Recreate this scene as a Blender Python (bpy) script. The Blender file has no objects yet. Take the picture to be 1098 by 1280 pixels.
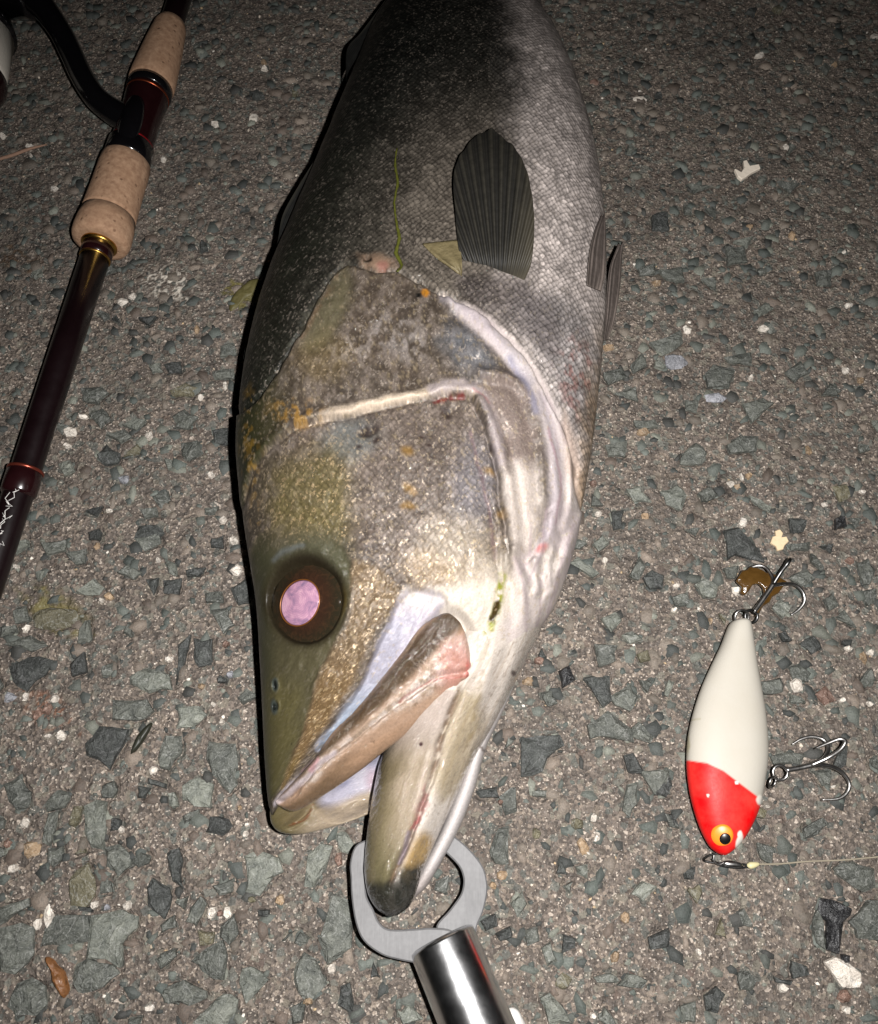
import bpy, bmesh, math, random
import numpy as np
from mathutils import Vector, Matrix

random.seed(7)
RNG = np.random.default_rng(7)
S = bpy.context.scene
COL = S.collection
R = math.radians

# ------------------------------------------------------------------ camera
CAM_H, TILT, FPX = 0.34, R(22.0), 1080.0      # height, tilt from straight down, focal length in photo pixels
cam_d = bpy.data.cameras.new('camera')
cam = bpy.data.objects.new('camera', cam_d)
COL.objects.link(cam)
cam.location = (0, 0, CAM_H)
cam.rotation_euler = (TILT, 0, 0)
cam_d.sensor_fit = 'HORIZONTAL'
cam_d.angle = 2 * math.atan(549 / FPX)
cam_d.clip_start, cam_d.clip_end = 0.005, 200
S.camera = cam

# ------------------------------------------------------------------ night sky and the flash that lights the place
W = bpy.data.worlds.new('World')
S.world = W
W.use_nodes = True
wn = W.node_tree
sky = wn.nodes.new('ShaderNodeTexSky')
sky.sky_type = 'NISHITA'
sky.sun_disc = False
sky.sun_elevation = R(-6)
sky.sun_rotation = R(200)
wn.nodes['Background'].inputs[1].default_value = 0.05
wn.links.new(sky.outputs[0], wn.nodes['Background'].inputs[0])

lamp_d = bpy.data.lights.new('flash_lamp', 'SPOT')
lamp_d.energy = 12.2
lamp_d.spot_size = R(118)
lamp_d.spot_blend = 1.0
lamp_d.shadow_soft_size = 0.0022
lamp_d.color = (1.0, 0.978, 0.955)
lamp = bpy.data.objects.new('flash_lamp', lamp_d)
lamp.location = (0.021, 0.004, CAM_H + 0.004)
lamp.rotation_euler = (TILT - R(9), 0, 0)
COL.objects.link(lamp)

S.view_settings.view_transform = 'Standard'
S.view_settings.look = 'None'
S.view_settings.gamma = 1
S.view_settings.exposure = 0.0
S.cycles.max_bounces = 4
S.cycles.diffuse_bounces = 2
S.cycles.glossy_bounces = 2

# ------------------------------------------------------------------ projection helpers
CT, ST = math.cos(TILT), math.sin(TILT)

def ray(px, py):
    a = (np.asarray(px, float) - 549) / FPX
    b = -(np.asarray(py, float) - 640) / FPX
    return a, ST + b * CT, -CT + b * ST

def P(px, py, z=0.0):
    """photo pixel -> point on the level z (metres)"""
    dx, dy, dz = ray(px, py)
    t = (z - CAM_H) / dz
    return np.array([t * dx, t * dy, z])

def proj(V):
    x, y, z = V[:, 0], V[:, 1], V[:, 2] - CAM_H
    depth = y * ST - z * CT
    up = y * CT + z * ST
    return 549 + FPX * x / depth, 640 - FPX * up / depth

# ------------------------------------------------------------------ numpy noise
_perm = RNG.random((256, 256))
def vnoise(u, v):
    iu, iv = np.floor(u).astype(int), np.floor(v).astype(int)
    fu, fv = u - iu, v - iv
    fu = fu * fu * (3 - 2 * fu); fv = fv * fv * (3 - 2 * fv)
    a = _perm[iu & 255, iv & 255]; b = _perm[(iu + 1) & 255, iv & 255]
    c = _perm[iu & 255, (iv + 1) & 255]; d = _perm[(iu + 1) & 255, (iv + 1) & 255]
    return (a * (1 - fu) + b * fu) * (1 - fv) + (c * (1 - fu) + d * fu) * fv
def fbm(u, v, o=4):
    r = 0; amp = 0.5; tot = 0
    for k in range(o):
        r = r + amp * vnoise(u * 2 ** k + 17.3 * k, v * 2 ** k + 5.1 * k); tot += amp; amp *= 0.5
    return r / tot

def sm(x, a, b):
    t = np.clip((x - a) / (b - a), 0, 1)
    return t * t * (3 - 2 * t)

def crom(pts, n, closed=False):
    """Catmull-Rom through pts, n samples"""
    p = np.asarray(pts, float)
    k = len(p)
    if closed:
        t = np.linspace(0, k, n, endpoint=False)
    else:
        t = np.linspace(0, k - 1, n)
    i = np.minimum(np.floor(t).astype(int), (k - 1) if closed else (k - 2))
    f = (t - i)[:, None]
    if closed:
        g = lambda j: p[j % k]
    else:
        def g(j):
            lo = 2 * p[0] - p[1]; hi = 2 * p[-1] - p[-2]
            q = np.vstack([lo, p, hi]); return q[np.clip(j + 1, 0, k + 1)]
    p0, p1, p2, p3 = g(i - 1), g(i), g(i + 1), g(i + 2)
    return 0.5 * (2 * p1 + (p2 - p0) * f + (2 * p0 - 5 * p1 + 4 * p2 - p3) * f ** 2 + (3 * p1 - p0 - 3 * p2 + p3) * f ** 3)

class Field:
    """masks over vertices, given by outlines and lines measured in photo pixels"""
    def __init__(self, x, y):
        self.x, self.y = x, y
    def segd(self, pts, closed):
        best = np.full(len(self.x), 1e9)
        n = len(pts)
        for i in range(n if closed else n - 1):
            ax, ay = pts[i]; bx, by = pts[(i + 1) % n]
            dx, dy = bx - ax, by - ay
            L = dx * dx + dy * dy + 1e-9
            t = np.clip(((self.x - ax) * dx + (self.y - ay) * dy) / L, 0, 1)
            d = (self.x - ax - t * dx) ** 2 + (self.y - ay - t * dy) ** 2
            best = np.minimum(best, d)
        return np.sqrt(best)
    def poly(self, pts, smooth=True):
        """signed distance, negative inside"""
        if smooth: pts = crom(pts, len(pts) * 3, True)
        pts = [tuple(q) for q in pts]
        d = self.segd(pts, True)
        ins = np.zeros(len(self.x), bool)
        n = len(pts)
        for i in range(n):
            ax, ay = pts[i]; bx, by = pts[(i + 1) % n]
            if ay == by: continue
            c = ((ay > self.y) != (by > self.y)) & (self.x < (bx - ax) * (self.y - ay) / (by - ay) + ax)
            ins ^= c
        return np.where(ins, -d, d)
    def line(self, pts, smooth=True):
        if smooth and len(pts) > 2: pts = crom(pts, len(pts) * 3)
        return self.segd([tuple(q) for q in pts], False)
    def area(self, pts, feather=6.0):
        return sm(-self.poly(pts), -feather, feather)
    def stroke(self, pts, width, feather=None):
        feather = feather or width
        return 1 - sm(self.line(pts), width * 0.5 - feather * 0.5, width * 0.5 + feather * 0.5)
    def spot(self, cx, cy, rx, ry=None, rot=0, feather=0.3):
        ry = ry or rx
        c, s = math.cos(rot), math.sin(rot)
        u = ((self.x - cx) * c + (self.y - cy) * s) / rx
        v = (-(self.x - cx) * s + (self.y - cy) * c) / ry
        return 1 - sm(np.sqrt(u * u + v * v), 1 - feather, 1 + feather)

def lin(c, k=1.0):
    c = np.asarray(c, float) / 255
    return np.where(c <= 0.04045, c / 12.92, ((c + 0.055) / 1.055) ** 2.4) * k

# ------------------------------------------------------------------ mesh helpers
def tag(o, label=None, cat=None, group=None, kind=None):
    if label: o['label'] = label
    if cat: o['category'] = cat
    if group: o['group'] = group
    if kind: o['kind'] = kind
    return o

def empty(name, loc, label, cat, group=None):
    o = bpy.data.objects.new(name, None)
    o.empty_display_size = 0.01
    o.location = tuple(loc)
    COL.objects.link(o)
    return tag(o, label, cat, group)

def link(name, me, mat, parent=None, smooth=True):
    me.materials.clear()
    me.materials.append(mat)
    if smooth:
        me.polygons.foreach_set('use_smooth', [True] * len(me.polygons))
    o = bpy.data.objects.new(name, me)
    COL.objects.link(o)
    if parent:
        o.parent = parent
        o.matrix_parent_inverse = Matrix.Translation(parent.location).inverted()
    return o

def mesh(name, V, F):
    me = bpy.data.meshes.new(name)
    me.from_pydata([tuple(map(float, v)) for v in V], [], [tuple(map(int, f)) for f in F])
    me.update()
    return me

def quadmesh(name, V, Q, T=None):
    """fast path: V (n,3), Q (m,4)"""
    me = bpy.data.meshes.new(name)
    V = np.asarray(V, np.float32); Q = np.asarray(Q, np.int32)
    me.vertices.add(len(V)); me.vertices.foreach_set('co', V.ravel())
    if T is not None and len(T):
        T = np.asarray(T, np.int32)
        loops = np.concatenate([Q.ravel(), T.ravel()])
        starts = np.concatenate([np.arange(len(Q)) * 4, len(Q) * 4 + np.arange(len(T)) * 3])
    else:
        loops = Q.ravel(); starts = np.arange(len(Q)) * 4
    me.loops.add(len(loops)); me.loops.foreach_set('vertex_index', loops.astype(np.int32))
    me.polygons.add(len(starts)); me.polygons.foreach_set('loop_start', starts.astype(np.int32))
    me.update(calc_edges=True)
    me.validate()
    return me

def set_col(me, name, rgb):
    a = me.attributes.new(name, 'FLOAT_COLOR', 'POINT')
    d = np.ones((len(me.vertices), 4), np.float32)
    d[:, :3] = rgb
    a.data.foreach_set('color', d.ravel())

def set_vec(me, name, v):
    a = me.attributes.new(name, 'FLOAT_VECTOR', 'POINT')
    a.data.foreach_set('vector', np.asarray(v, np.float32).ravel())

def loft(Lr, Rr, hu, hl, nrow, ntop, nbot, pw=2.2, qw=2.0, rowpos=None):
    """closed body through sections from edge L to edge R; hu / hl = swelling above / below. returns V,Q,T,uv,topmask"""
    L = crom(Lr, nrow) if rowpos is None else rowpos(Lr, nrow)
    Rr_ = crom(Rr, nrow) if rowpos is None else rowpos(Rr, nrow)
    h = crom(np.column_stack([hu, hl]), nrow) if rowpos is None else rowpos(np.column_stack([hu, hl]), nrow)
    h = np.maximum(h, 1e-5)
    st = 0.5 - 0.5 * np.cos(np.linspace(0, math.pi, ntop))
    st = 0.55 * st + 0.45 * np.linspace(0, 1, ntop)
    st[0], st[-1] = 0, 1
    sb = (0.5 - 0.5 * np.cos(np.linspace(0, math.pi, nbot + 2)))[1:-1][::-1]
    prof = lambda s: np.maximum(1 - np.abs(2 * s - 1) ** pw, 0) ** (1 / qw)
    s = np.concatenate([st, sb]); n = len(s)
    up = np.concatenate([prof(st), -prof(sb)])
    V = L[:, None, :] * (1 - s)[None, :, None] + Rr_[:, None, :] * s[None, :, None]
    V[:, :, 2] += np.where(up[None, :] >= 0, up[None, :] * h[:, 0:1], up[None, :] * h[:, 1:2])
    mid = (L + Rr_) / 2
    arc = np.concatenate([[0], np.cumsum(np.linalg.norm(np.diff(mid, axis=0), axis=1))])
    wid = np.linalg.norm(Rr_ - L, axis=1)
    U = np.repeat(arc[:, None], n, 1)
    Vv = (s[None, :] - 0.5) * wid[:, None] * 1.15
    uv = np.stack([U, Vv, np.zeros_like(U)], -1).reshape(-1, 3)
    top = np.tile(np.arange(n) < ntop, nrow)
    V = V.reshape(-1, 3)
    i = np.arange(nrow - 1)[:, None] * n; j = np.arange(n)[None, :]; jn = (j + 1) % n
    Q = np.stack([i + j, i + jn, i + n + jn, i + n + j], -1).reshape(-1, 4)
    c0, c1 = V[:n].mean(0), V[-n:].mean(0)
    b = len(V)
    V = np.vstack([V, c0, c1]); uv = np.vstack([uv, uv[0], uv[-3]]); top = np.append(top, [False, False])
    jj = np.arange(n); jjn = (jj + 1) % n
    T = np.vstack([np.stack([np.full(n, b), jjn, jj], -1),
                   np.stack([np.full(n, b + 1), (nrow - 1) * n + jj, (nrow - 1) * n + jjn], -1)])
    return V, Q, T, uv, top

def tube(pts, rad, seg=12, caps=True, flat=1.0, nsub=0):
    """tube through 3-D points with a radius per point"""
    pts = np.asarray(pts, float); rad = np.broadcast_to(np.asarray(rad, float), (len(pts),)).copy()
    if nsub:
        n = (len(pts) - 1) * nsub + 1
        rad = crom(rad[:, None].repeat(1, 1), n)[:, 0]; pts = crom(pts, n)
    n = len(pts)
    tan = np.gradient(pts, axis=0); tan /= np.linalg.norm(tan, axis=1)[:, None] + 1e-12
    ref = np.array([0, 0, 1.0])
    if abs(tan[0] @ ref) > 0.95: ref = np.array([0, 1.0, 0])
    nrm = ref - tan[0] * (ref @ tan[0]); nrm /= np.linalg.norm(nrm)
    V = []
    for k in range(n):
        nrm = nrm - tan[k] * (nrm @ tan[k]); nrm /= np.linalg.norm(nrm) + 1e-12
        bi = np.cross(tan[k], nrm)
        for a in range(seg):
            w = 2 * math.pi * a / seg
            V.append(pts[k] + rad[k] * (math.cos(w) * nrm * flat + math.sin(w) * bi))
    F = []
    for k in range(n - 1):
        for a in range(seg):
            b = (a + 1) % seg
            F.append((k * seg + a, k * seg + b, (k + 1) * seg + b, (k + 1) * seg + a))
    if caps:
        F.append(tuple(range(seg))[::-1]); F.append(tuple((n - 1) * seg + a for a in range(seg)))
    return V, F

def merge(parts):
    V, F = [], []
    for v, f in parts:
        b = len(V); V += list(v); F += [tuple(i + b for i in q) for q in f]
    return V, F

def plate(pts, z, th, bevel=0.0006):
    """flat plate from a closed outline (xy points), thickness th, bevelled rims; z may be a function"""
    pts = np.asarray(pts, float)[:, :2]
    c = pts.mean(0)
    nxt, prv = np.roll(pts, -1, 0), np.roll(pts, 1, 0)
    t = nxt - prv; t /= np.linalg.norm(t, axis=1)[:, None] + 1e-12
    nr = np.stack([t[:, 1], -t[:, 0]], 1)
    area = 0.5 * np.sum(pts[:, 0] * nxt[:, 1] - nxt[:, 0] * pts[:, 1])
    if area < 0: pts = pts[::-1]; nr = -nr[::-1]; 
    zf = z if callable(z) else (lambda x, y: z)
    bm = bmesh.new()
    def ring(off, dz):
        return [bm.verts.new((p[0] - q[0] * off, p[1] - q[1] * off, zf(p[0], p[1]) + dz)) for p, q in zip(pts, nr)]
    r0 = ring(bevel, -th / 2); r1 = ring(0, -th / 2 + bevel); r2 = ring(0, th / 2 - bevel); r3 = ring(bevel, th / 2)
    n = len(pts)
    for a, b in ((r0, r1), (r1, r2), (r2, r3)):
        for i in range(n):
            j = (i + 1) % n
            bm.faces.new((a[i], a[j], b[j], b[i]))
    f1 = bm.faces.new(r3); f2 = bm.faces.new(r0[::-1])
    bm.normal_update()
    bmesh.ops.triangulate(bm, faces=[f1, f2], ngon_method='EAR_CLIP')
    bmesh.ops.recalc_face_normals(bm, faces=bm.faces)
    me = bpy.data.meshes.new('plate'); bm.to_mesh(me); bm.free()
    return me

# ------------------------------------------------------------------ material helpers
class NT:
    def __init__(self, name):
        self.m = bpy.data.materials.new(name); self.m.use_nodes = True
        self.t = self.m.node_tree; self.n = self.t.nodes
        self.b = self.n['Principled BSDF']
    def add(self, typ, **kw):
        n = self.n.new('ShaderNode' + typ)
        for k, v in kw.items():
            if k in n.inputs.keys(): n.inputs[k].default_value = v
            else: setattr(n, k, v)
        return n
    def lk(self, a, b): self.t.links.new(a, b)
    def math(self, op, a, b=None, clamp=False):
        n = self.n.new('ShaderNodeMath'); n.operation = op; n.use_clamp = clamp
        for i, v in enumerate((a, b)):
            if v is None: continue
            if isinstance(v, (int, float)): n.inputs[i].default_value = v
            else: self.lk(v, n.inputs[i])
        return n.outputs[0]
    def mix(self, f, a, b, mode='MIX'):
        n = self.n.new('ShaderNodeMix'); n.data_type = 'RGBA'; n.blend_type = mode
        for i, v in ((0, f), (6, a), (7, b)):
            if isinstance(v, (int, float)): n.inputs[i].default_value = v
            elif isinstance(v, (tuple, list, np.ndarray)): n.inputs[i].default_value = (*v[:3], 1)
            else: self.lk(v, n.inputs[i])
        return n.outputs[2]
    def ramp(self, f, stops, interp='LINEAR'):
        n = self.n.new('ShaderNodeValToRGB'); n.color_ramp.interpolation = interp
        e = n.color_ramp.elements
        while len(e) < len(stops): e.new(0.5)
        for q, (p, c) in zip(e, stops):
            q.position = p; q.color = (*c[:3], 1) if isinstance(c, (tuple, list, np.ndarray)) else (c, c, c, 1)
        self.lk(f, n.inputs[0]); return n.outputs[0]
    def set(self, **kw):
        for k, v in kw.items():
            s = self.b.inputs[k.replace('_', ' ')]
            if isinstance(v, (int, float)): s.default_value = v
            elif isinstance(v, (tuple, list, np.ndarray)): s.default_value = (*v[:3], 1) if len(v) == 3 else v
            else: self.lk(v, s)
    def noise(self, scale, detail=4, rough=0.55, vec=None, dist=0):
        n = self.add('TexNoise'); n.inputs['Scale'].default_value = scale; n.inputs['Detail'].default_value = detail
        n.inputs['Roughness'].default_value = rough; n.inputs['Distortion'].default_value = dist
        if vec is not None: self.lk(vec, n.inputs['Vector'])
        return n
    def voro(self, scale, vec=None, rnd=1.0, feature='F1'):
        n = self.add('TexVoronoi'); n.feature = feature; n.inputs['Scale'].default_value = scale
        n.inputs['Randomness'].default_value = rnd
        if vec is not None: self.lk(vec, n.inputs['Vector'])
        return n
    def coord(self, which='Object'):
        return self.add('TexCoord').outputs[which]
    def geo(self): return self.add('NewGeometry').outputs['Position']
    def bump(self, h, strength, dist, prev=None):
        n = self.add('Bump'); n.inputs['Strength'].default_value = strength; n.inputs['Distance'].default_value = dist
        self.lk(h, n.inputs['Height'])
        if prev is not None: self.lk(prev, n.inputs['Normal'])
        return n.outputs[0]

def plain(name, rgb, rough=0.5, metal=0.0, var=0.15, scale=300, bump=0.0, **kw):
    m = NT(name)
    n = m.noise(scale, 5, 0.6, m.geo())
    c = m.mix(n.outputs[0], tuple(np.clip(np.array(rgb) * (1 - var), 0, 1)), tuple(np.clip(np.array(rgb) * (1 + var), 0, 1)))
    m.set(Base_Color=c, Roughness=m.math('ADD', m.math('MULTIPLY', n.outputs[0], 0.2), rough - 0.1), Metallic=metal)
    if bump: m.set(Normal=m.bump(n.outputs[0], 0.6, bump))
    for k, v in kw.items(): m.set(**{k: v})
    return m.m

# ================================================================== the asphalt
def stone_mat(name, c1, c2, vein=(0.4, 0.4, 0.38), rough=0.75):
    m = NT(name)
    oi = m.add('ObjectInfo')
    g = m.geo()
    n1 = m.noise(230, 4, 0.68, g, 0.9); n2 = m.noise(1500, 3, 0.6, g); n3 = m.noise(90, 3, 0.5, g, 1.5)
    c = m.mix(m.ramp(n1.outputs[0], [(0.3, 0), (0.72, 1)]), c1, c2)
    c = m.mix(m.math('MULTIPLY', oi.outputs['Random'], 0.55), c, tuple(np.array(c1) * 0.55 + 0.004))
    c = m.mix(m.ramp(n2.outputs[0], [(0.56, 0), (0.74, 0.45)]), c, vein)
    c = m.mix(m.ramp(n2.outputs[0], [(0.28, 0.6), (0.42, 0)]), c, tuple(np.array(c1) * 0.3))
    v = m.ramp(n3.outputs[0], [(0.485, 0), (0.5, 0.32), (0.515, 0)])
    c = m.mix(v, c, vein)
    b = m.bump(n1.outputs[0], 0.9, 0.0022)
    b = m.bump(n2.outputs[0], 0.6, 0.0004, b)
    m.set(Base_Color=c, Roughness=m.math('ADD', m.math('MULTIPLY', n2.outputs[0], 0.4), rough - 0.3), Normal=b)
    return m.m

STONE = {
    'm': stone_mat('stone_grey_green', lin((66, 69, 65)), lin((110, 112, 104))),
    'd': stone_mat('stone_dark', lin((40, 42, 41)), lin((76, 79, 76)), (0.2, 0.2, 0.2)),
    'l': stone_mat('stone_pale_green', lin((86, 90, 84)), lin((140, 142, 131))),
    'o': stone_mat('stone_olive', lin((84, 80, 62)), lin((120, 114, 92))),
    't': stone_mat('stone_tan', lin((128, 106, 82)), lin((176, 150, 120)), (0.55, 0.5, 0.42)),
    'r': stone_mat('stone_reddish', lin((98, 76, 66)), lin((142, 112, 98)), (0.5, 0.4, 0.34)),
    'w': stone_mat('stone_white', lin((190, 180, 168)), lin((236, 228, 216)), (0.85, 0.82, 0.78), 0.6),
    'v': stone_mat('stone_lavender', lin((120, 121, 126)), lin((164, 164, 170)), (0.6, 0.6, 0.64), 0.6),
    'k': stone_mat('stone_black', lin((20, 20, 22)), lin((48, 48, 50)), (0.12, 0.12, 0.12), 0.5),
}

# outlines of the larger stones, read off enlarged views of the photograph: (scale, origin, outlines)
TR = [
(4.0, (0, 960), """
m 0,800 100,775 165,800 165,930 130,980 70,1030 0,1020 -40,900
l 455,740 600,710 690,750 680,800 610,880 600,1000 530,960 435,955
m 270,740 440,740 435,870 300,890 195,895 220,810
m 380,990 430,955 560,990 590,1030 510,1100 430,1125 360,1085
m 80,1080 150,1050 220,1090 230,1180 180,1240 80,1260 40,1190
l 420,190 480,155 530,170 530,300 520,410 450,400 425,330
m 520,400 590,380 650,430 650,490 590,540 530,490
d 760,550 840,600 855,650 820,755 740,690 730,600
o 340,560 380,510 440,475 480,570 470,640 420,700 345,690
m 510,90 570,65 585,110 560,150 510,150
m 235,170 290,110 345,130 320,200 230,220
m 240,225 290,212 270,310 240,390 205,370
m 240,400 310,390 315,450 260,500 235,470
m 20,80 100,40 150,120 130,200 80,210 40,170
o 340,280 370,190 410,190 400,260 370,300
m 500,560 550,530 560,620 500,630
m 650,480 700,420 750,440 740,480 690,500
m 0,700 140,650 140,690 0,790 -30,740
m 770,960 870,900 880,940 800,1010
m 800,1130 880,1080 900,1190 820,1180
m 800,790 870,735 880,800 800,830
d 740,50 830,80 830,100 740,80
d 690,90 750,100 720,150 690,150
l 840,140 870,130 870,195 845,190
d 380,690 460,700 455,725 400,715
d 560,250 605,260 605,310 550,315
m 400,1240 460,1230 490,1290 400,1290
m 640,1260 700,1250 690,1290 640,1290"""),
(4.0, (200, 960), """
l 110,90 190,45 265,80 250,195 170,190 110,160
m 255,0 380,0 385,80 350,130 290,70
d 250,245 340,255 360,290 310,340 230,320
m 110,240 190,205 200,235 120,280
l 40,130 70,120 95,190 60,205
l 420,440 500,420 590,450 615,520 560,550 500,640 430,620 435,510
l 740,440 800,380 865,390 830,500 770,600 725,590
m 860,640 940,660 970,760 960,900 840,980 790,860 830,760
m 720,920 780,960 840,1080 740,1180 690,1120 665,1030
l 410,1005 470,1000 540,1060 430,1180 395,1080
m 10,1110 120,1065 230,1120 235,1150 150,1190 40,1180
l 160,1280 240,1200 320,1130 390,1160 380,1220 330,1300
m 150,970 230,900 310,860 335,940 320,1060 250,1050 220,1000
m 300,790 370,730 390,830 350,890 300,850
m 150,700 200,640 230,680 180,790 130,770
l 880,330 930,320 970,380 940,430 890,400
m 260,590 370,550 365,620 300,640
d 30,430 90,400 110,470 100,550 120,610 60,570
m 70,670 140,640 120,710
o 190,810 270,820 260,880 200,890
m 0,930 90,900 20,990 0,1000
d 490,710 550,710 540,745 490,745
m 600,870 650,820 680,810 620,870
m 670,880 700,820 750,850 740,880
m 1000,430 1030,425 1040,470 1010,470"""),
(3.229, (0, 660), """
d 40,560 110,520 215,535 180,590 100,660 50,620
d 345,870 400,800 520,810 500,870 440,975 400,940 350,920
m 450,690 590,690 620,740 560,775 450,770
l 710,720 800,715 835,750 780,800 710,810
m 640,930 670,840 735,840 730,910 680,980 645,970
m 840,860 950,870 960,960 930,1010 860,1000 830,930
l 525,600 590,565 680,590 695,650 600,665 525,630
d 780,440 855,445 855,540 800,560 780,520
m 845,330 920,320 945,390 900,425
m 825,260 890,255 900,300 830,300
d 930,240 1000,195 1005,300 960,310
m 160,60 265,50 260,90 190,110
l 300,260 380,200 420,240 400,270
o 130,350 200,320 300,330 320,390 200,410 140,400
m 20,470 120,430 185,470 120,500
m 0,400 60,390 70,420 0,440
m 470,180 520,140 575,180 540,205
m 540,40 640,20 650,60 580,90
d 850,40 900,30 900,80 850,75
d 750,170 830,160 800,195 755,195
d 660,210 730,200 720,265 660,260
d 590,210 640,200 620,270
d 720,470 770,430 740,560 710,630
m 410,560 460,540 460,590 410,600
d 280,550 340,500 350,580 290,600
l 660,120 710,140 715,190 680,180
m 45,330 100,310 120,370 60,385"""),
(4.0, (60, 360), """
m 620,640 680,600 750,640 700,700 640,695
m 660,770 750,760 775,820 700,860 665,830
d 240,830 290,780 360,820 350,870 280,885
m 160,500 270,490 300,520 240,570 170,560
l 50,880 110,860 130,910 80,935
m 820,410 930,400 930,450 830,450
d 580,380 660,360 665,420 600,420
o 610,510 690,480 750,500 720,535 620,535
d 430,1250 450,1190 540,1180 580,1220 500,1280
m 460,1110 540,1090 550,1140 480,1150
d 180,1110 270,1090 240,1140
m 520,1040 600,1010 610,1060 560,1100
d 820,710 920,690 915,785 830,770
m 200,630 270,600 310,650 260,700
m 290,730 380,700 420,740 360,770
m 780,1100 850,1090 840,1130 780,1130
l 500,380 560,370 570,410 520,420
l 370,680 440,650 490,660 440,710
m 860,290 930,270 940,330 860,340
d 450,150 540,140 500,180"""),
(3.2, (560, 880), """
d 295,140 450,125 470,165 400,220 380,270 295,290
m 560,80 640,30 740,100 745,155 610,125 570,140
m 700,430 720,320 760,310 760,400 730,455
m 770,270 890,260 890,360 830,360
m 165,590 200,500 245,490 245,640 190,640
l 735,760 780,710 840,730 780,790
l 250,800 300,750 320,800 280,855
l 375,980 410,950 440,1030 400,1050
l 370,1180 410,1160 500,1280 410,1290
m 300,910 360,890 370,950 320,970
m 680,1130 720,1080 800,1110 780,1140
m 870,440 910,440 930,500 890,490
d 110,350 200,330 205,375 130,375
l 510,650 560,640 560,700 520,680
d 130,870 190,840 200,890 150,910
d 190,920 250,890 260,930 210,950
m 460,730 500,710 490,760
m 335,350 400,345 395,375 340,370"""),
(3.766, (820, 940), """
m 840,550 920,515 1030,550 1035,640 990,660 900,610
m 915,800 1000,700 1060,700 1060,890 960,880
m 740,830 765,740 795,800 798,930 760,900
k 780,690 850,700 930,740 890,800 860,950 805,930 810,800 765,760
w 800,990 850,970 970,1040 960,1110 880,1110
m 390,1040 440,1030 480,1080 450,1130 400,1120
d 230,1150 290,1105 330,1140 290,1230 240,1220
m 700,360 790,310 820,340 760,390 700,410
m 740,90 830,80 830,170 790,160
m 540,20 620,0 710,10 690,60 560,60
d 45,300 90,290 110,350 70,350
d 130,550 190,540 180,600 140,600
m 120,1200 190,1170 190,1280 120,1280
d 560,1060 650,1080 640,1100 570,1085
k 880,955 915,960 915,1000 885,1000
d 0,90 60,80 80,160 50,210 0,200"""),
(3.765, (640, 560), """
l 540,190 600,180 660,250 580,250
l 700,200 780,170 825,220 800,290 730,260
m 880,210 930,180 975,220 920,250
d 620,610 660,575 720,600 710,660 650,665
l 865,640 900,610 970,650 960,700 910,700
m 555,600 600,510 630,560 600,620
l 270,540 310,510 410,590 380,610
d 330,1080 460,1070 470,1190 430,1220 380,1140
m 460,1170 560,1110 600,1170 560,1240 490,1210
l 520,880 570,860 620,900 560,920
m 390,920 500,930 490,1000 410,1030
l 420,800 490,770 520,810 470,870
l 380,450 430,410 460,450 410,490
o 590,970 640,950 655,1000 610,1010
k 220,1050 270,1020 300,1090 240,1130
m 135,1150 190,1140 215,1200 170,1215
m 800,20 900,0 910,60 820,70
l 740,1090 770,1100 740,1170 720,1160
m 750,700 830,680 835,740 770,740
m 600,1090 660,1090 640,1150
d 470,300 530,290 520,370 480,380
m 820,380 890,370 870,410"""),
(3.765, (860, 560), """
d 170,380 240,370 340,480 360,540 230,500 190,520
d 480,330 560,340 550,390 490,400
k 695,330 750,310 750,370 700,380
o 680,180 750,165 770,230 720,250
m 470,610 560,570 600,620 540,650
m 805,540 850,520 885,570 860,640 830,640
m 830,670 890,660 890,720 850,740
m 640,710 680,680 715,740 670,765
l 400,750 440,710 490,740 450,800
l 40,640 80,615 140,650 120,700 70,690
d 430,870 460,860 490,910 450,910
d 530,920 600,880 640,940 590,970
m 480,1030 530,1010 590,1060 570,1100 500,1090
r 600,1160 650,1120 700,1190 650,1210
m 330,1100 440,1080 450,1150 360,1160
l 290,220 340,240 400,280 390,300 320,260
m 60,210 110,190 130,230 70,250
m 170,560 240,550 230,610 190,610
m 470,450 580,440 570,480 490,480
d 740,900 780,900 770,940 730,920
d 620,460 690,450 680,490
m 760,330 820,330 800,370"""),
(2.905, (720, 380), """
m 270,140 380,95 390,140 320,180
m 470,250 500,220 580,240 560,300 480,300
m 760,245 820,205 850,250 800,280
m 550,510 600,475 665,480 660,530 560,540
m 390,540 440,500 480,540 460,580 380,580
m 610,360 680,340 720,360 640,430
m 200,220 240,175 260,220 210,250
m 100,250 170,230 190,270 120,290
m 110,510 190,490 180,550 120,550
m 140,320 220,300 230,350
m 540,190 640,170 640,220 560,210
m 400,350 450,340 440,390 400,380
m 210,420 290,420 300,445 220,445"""),
(2.759, (700, 0), """
d 320,740 370,730 380,790 320,790
m 500,720 540,710 540,750
m 570,850 640,850 650,900 580,910
m 270,920 330,910 330,940 280,945
m 880,940 940,930 940,980 890,980
m 490,960 540,950 540,1000
m 340,930 420,920 430,970 370,960
l 600,830 670,815 650,850
m 440,630 520,640 460,660
m 750,625 830,630 800,660
l 670,1070 720,1030 740,1060 690,1090"""),
]
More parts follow.
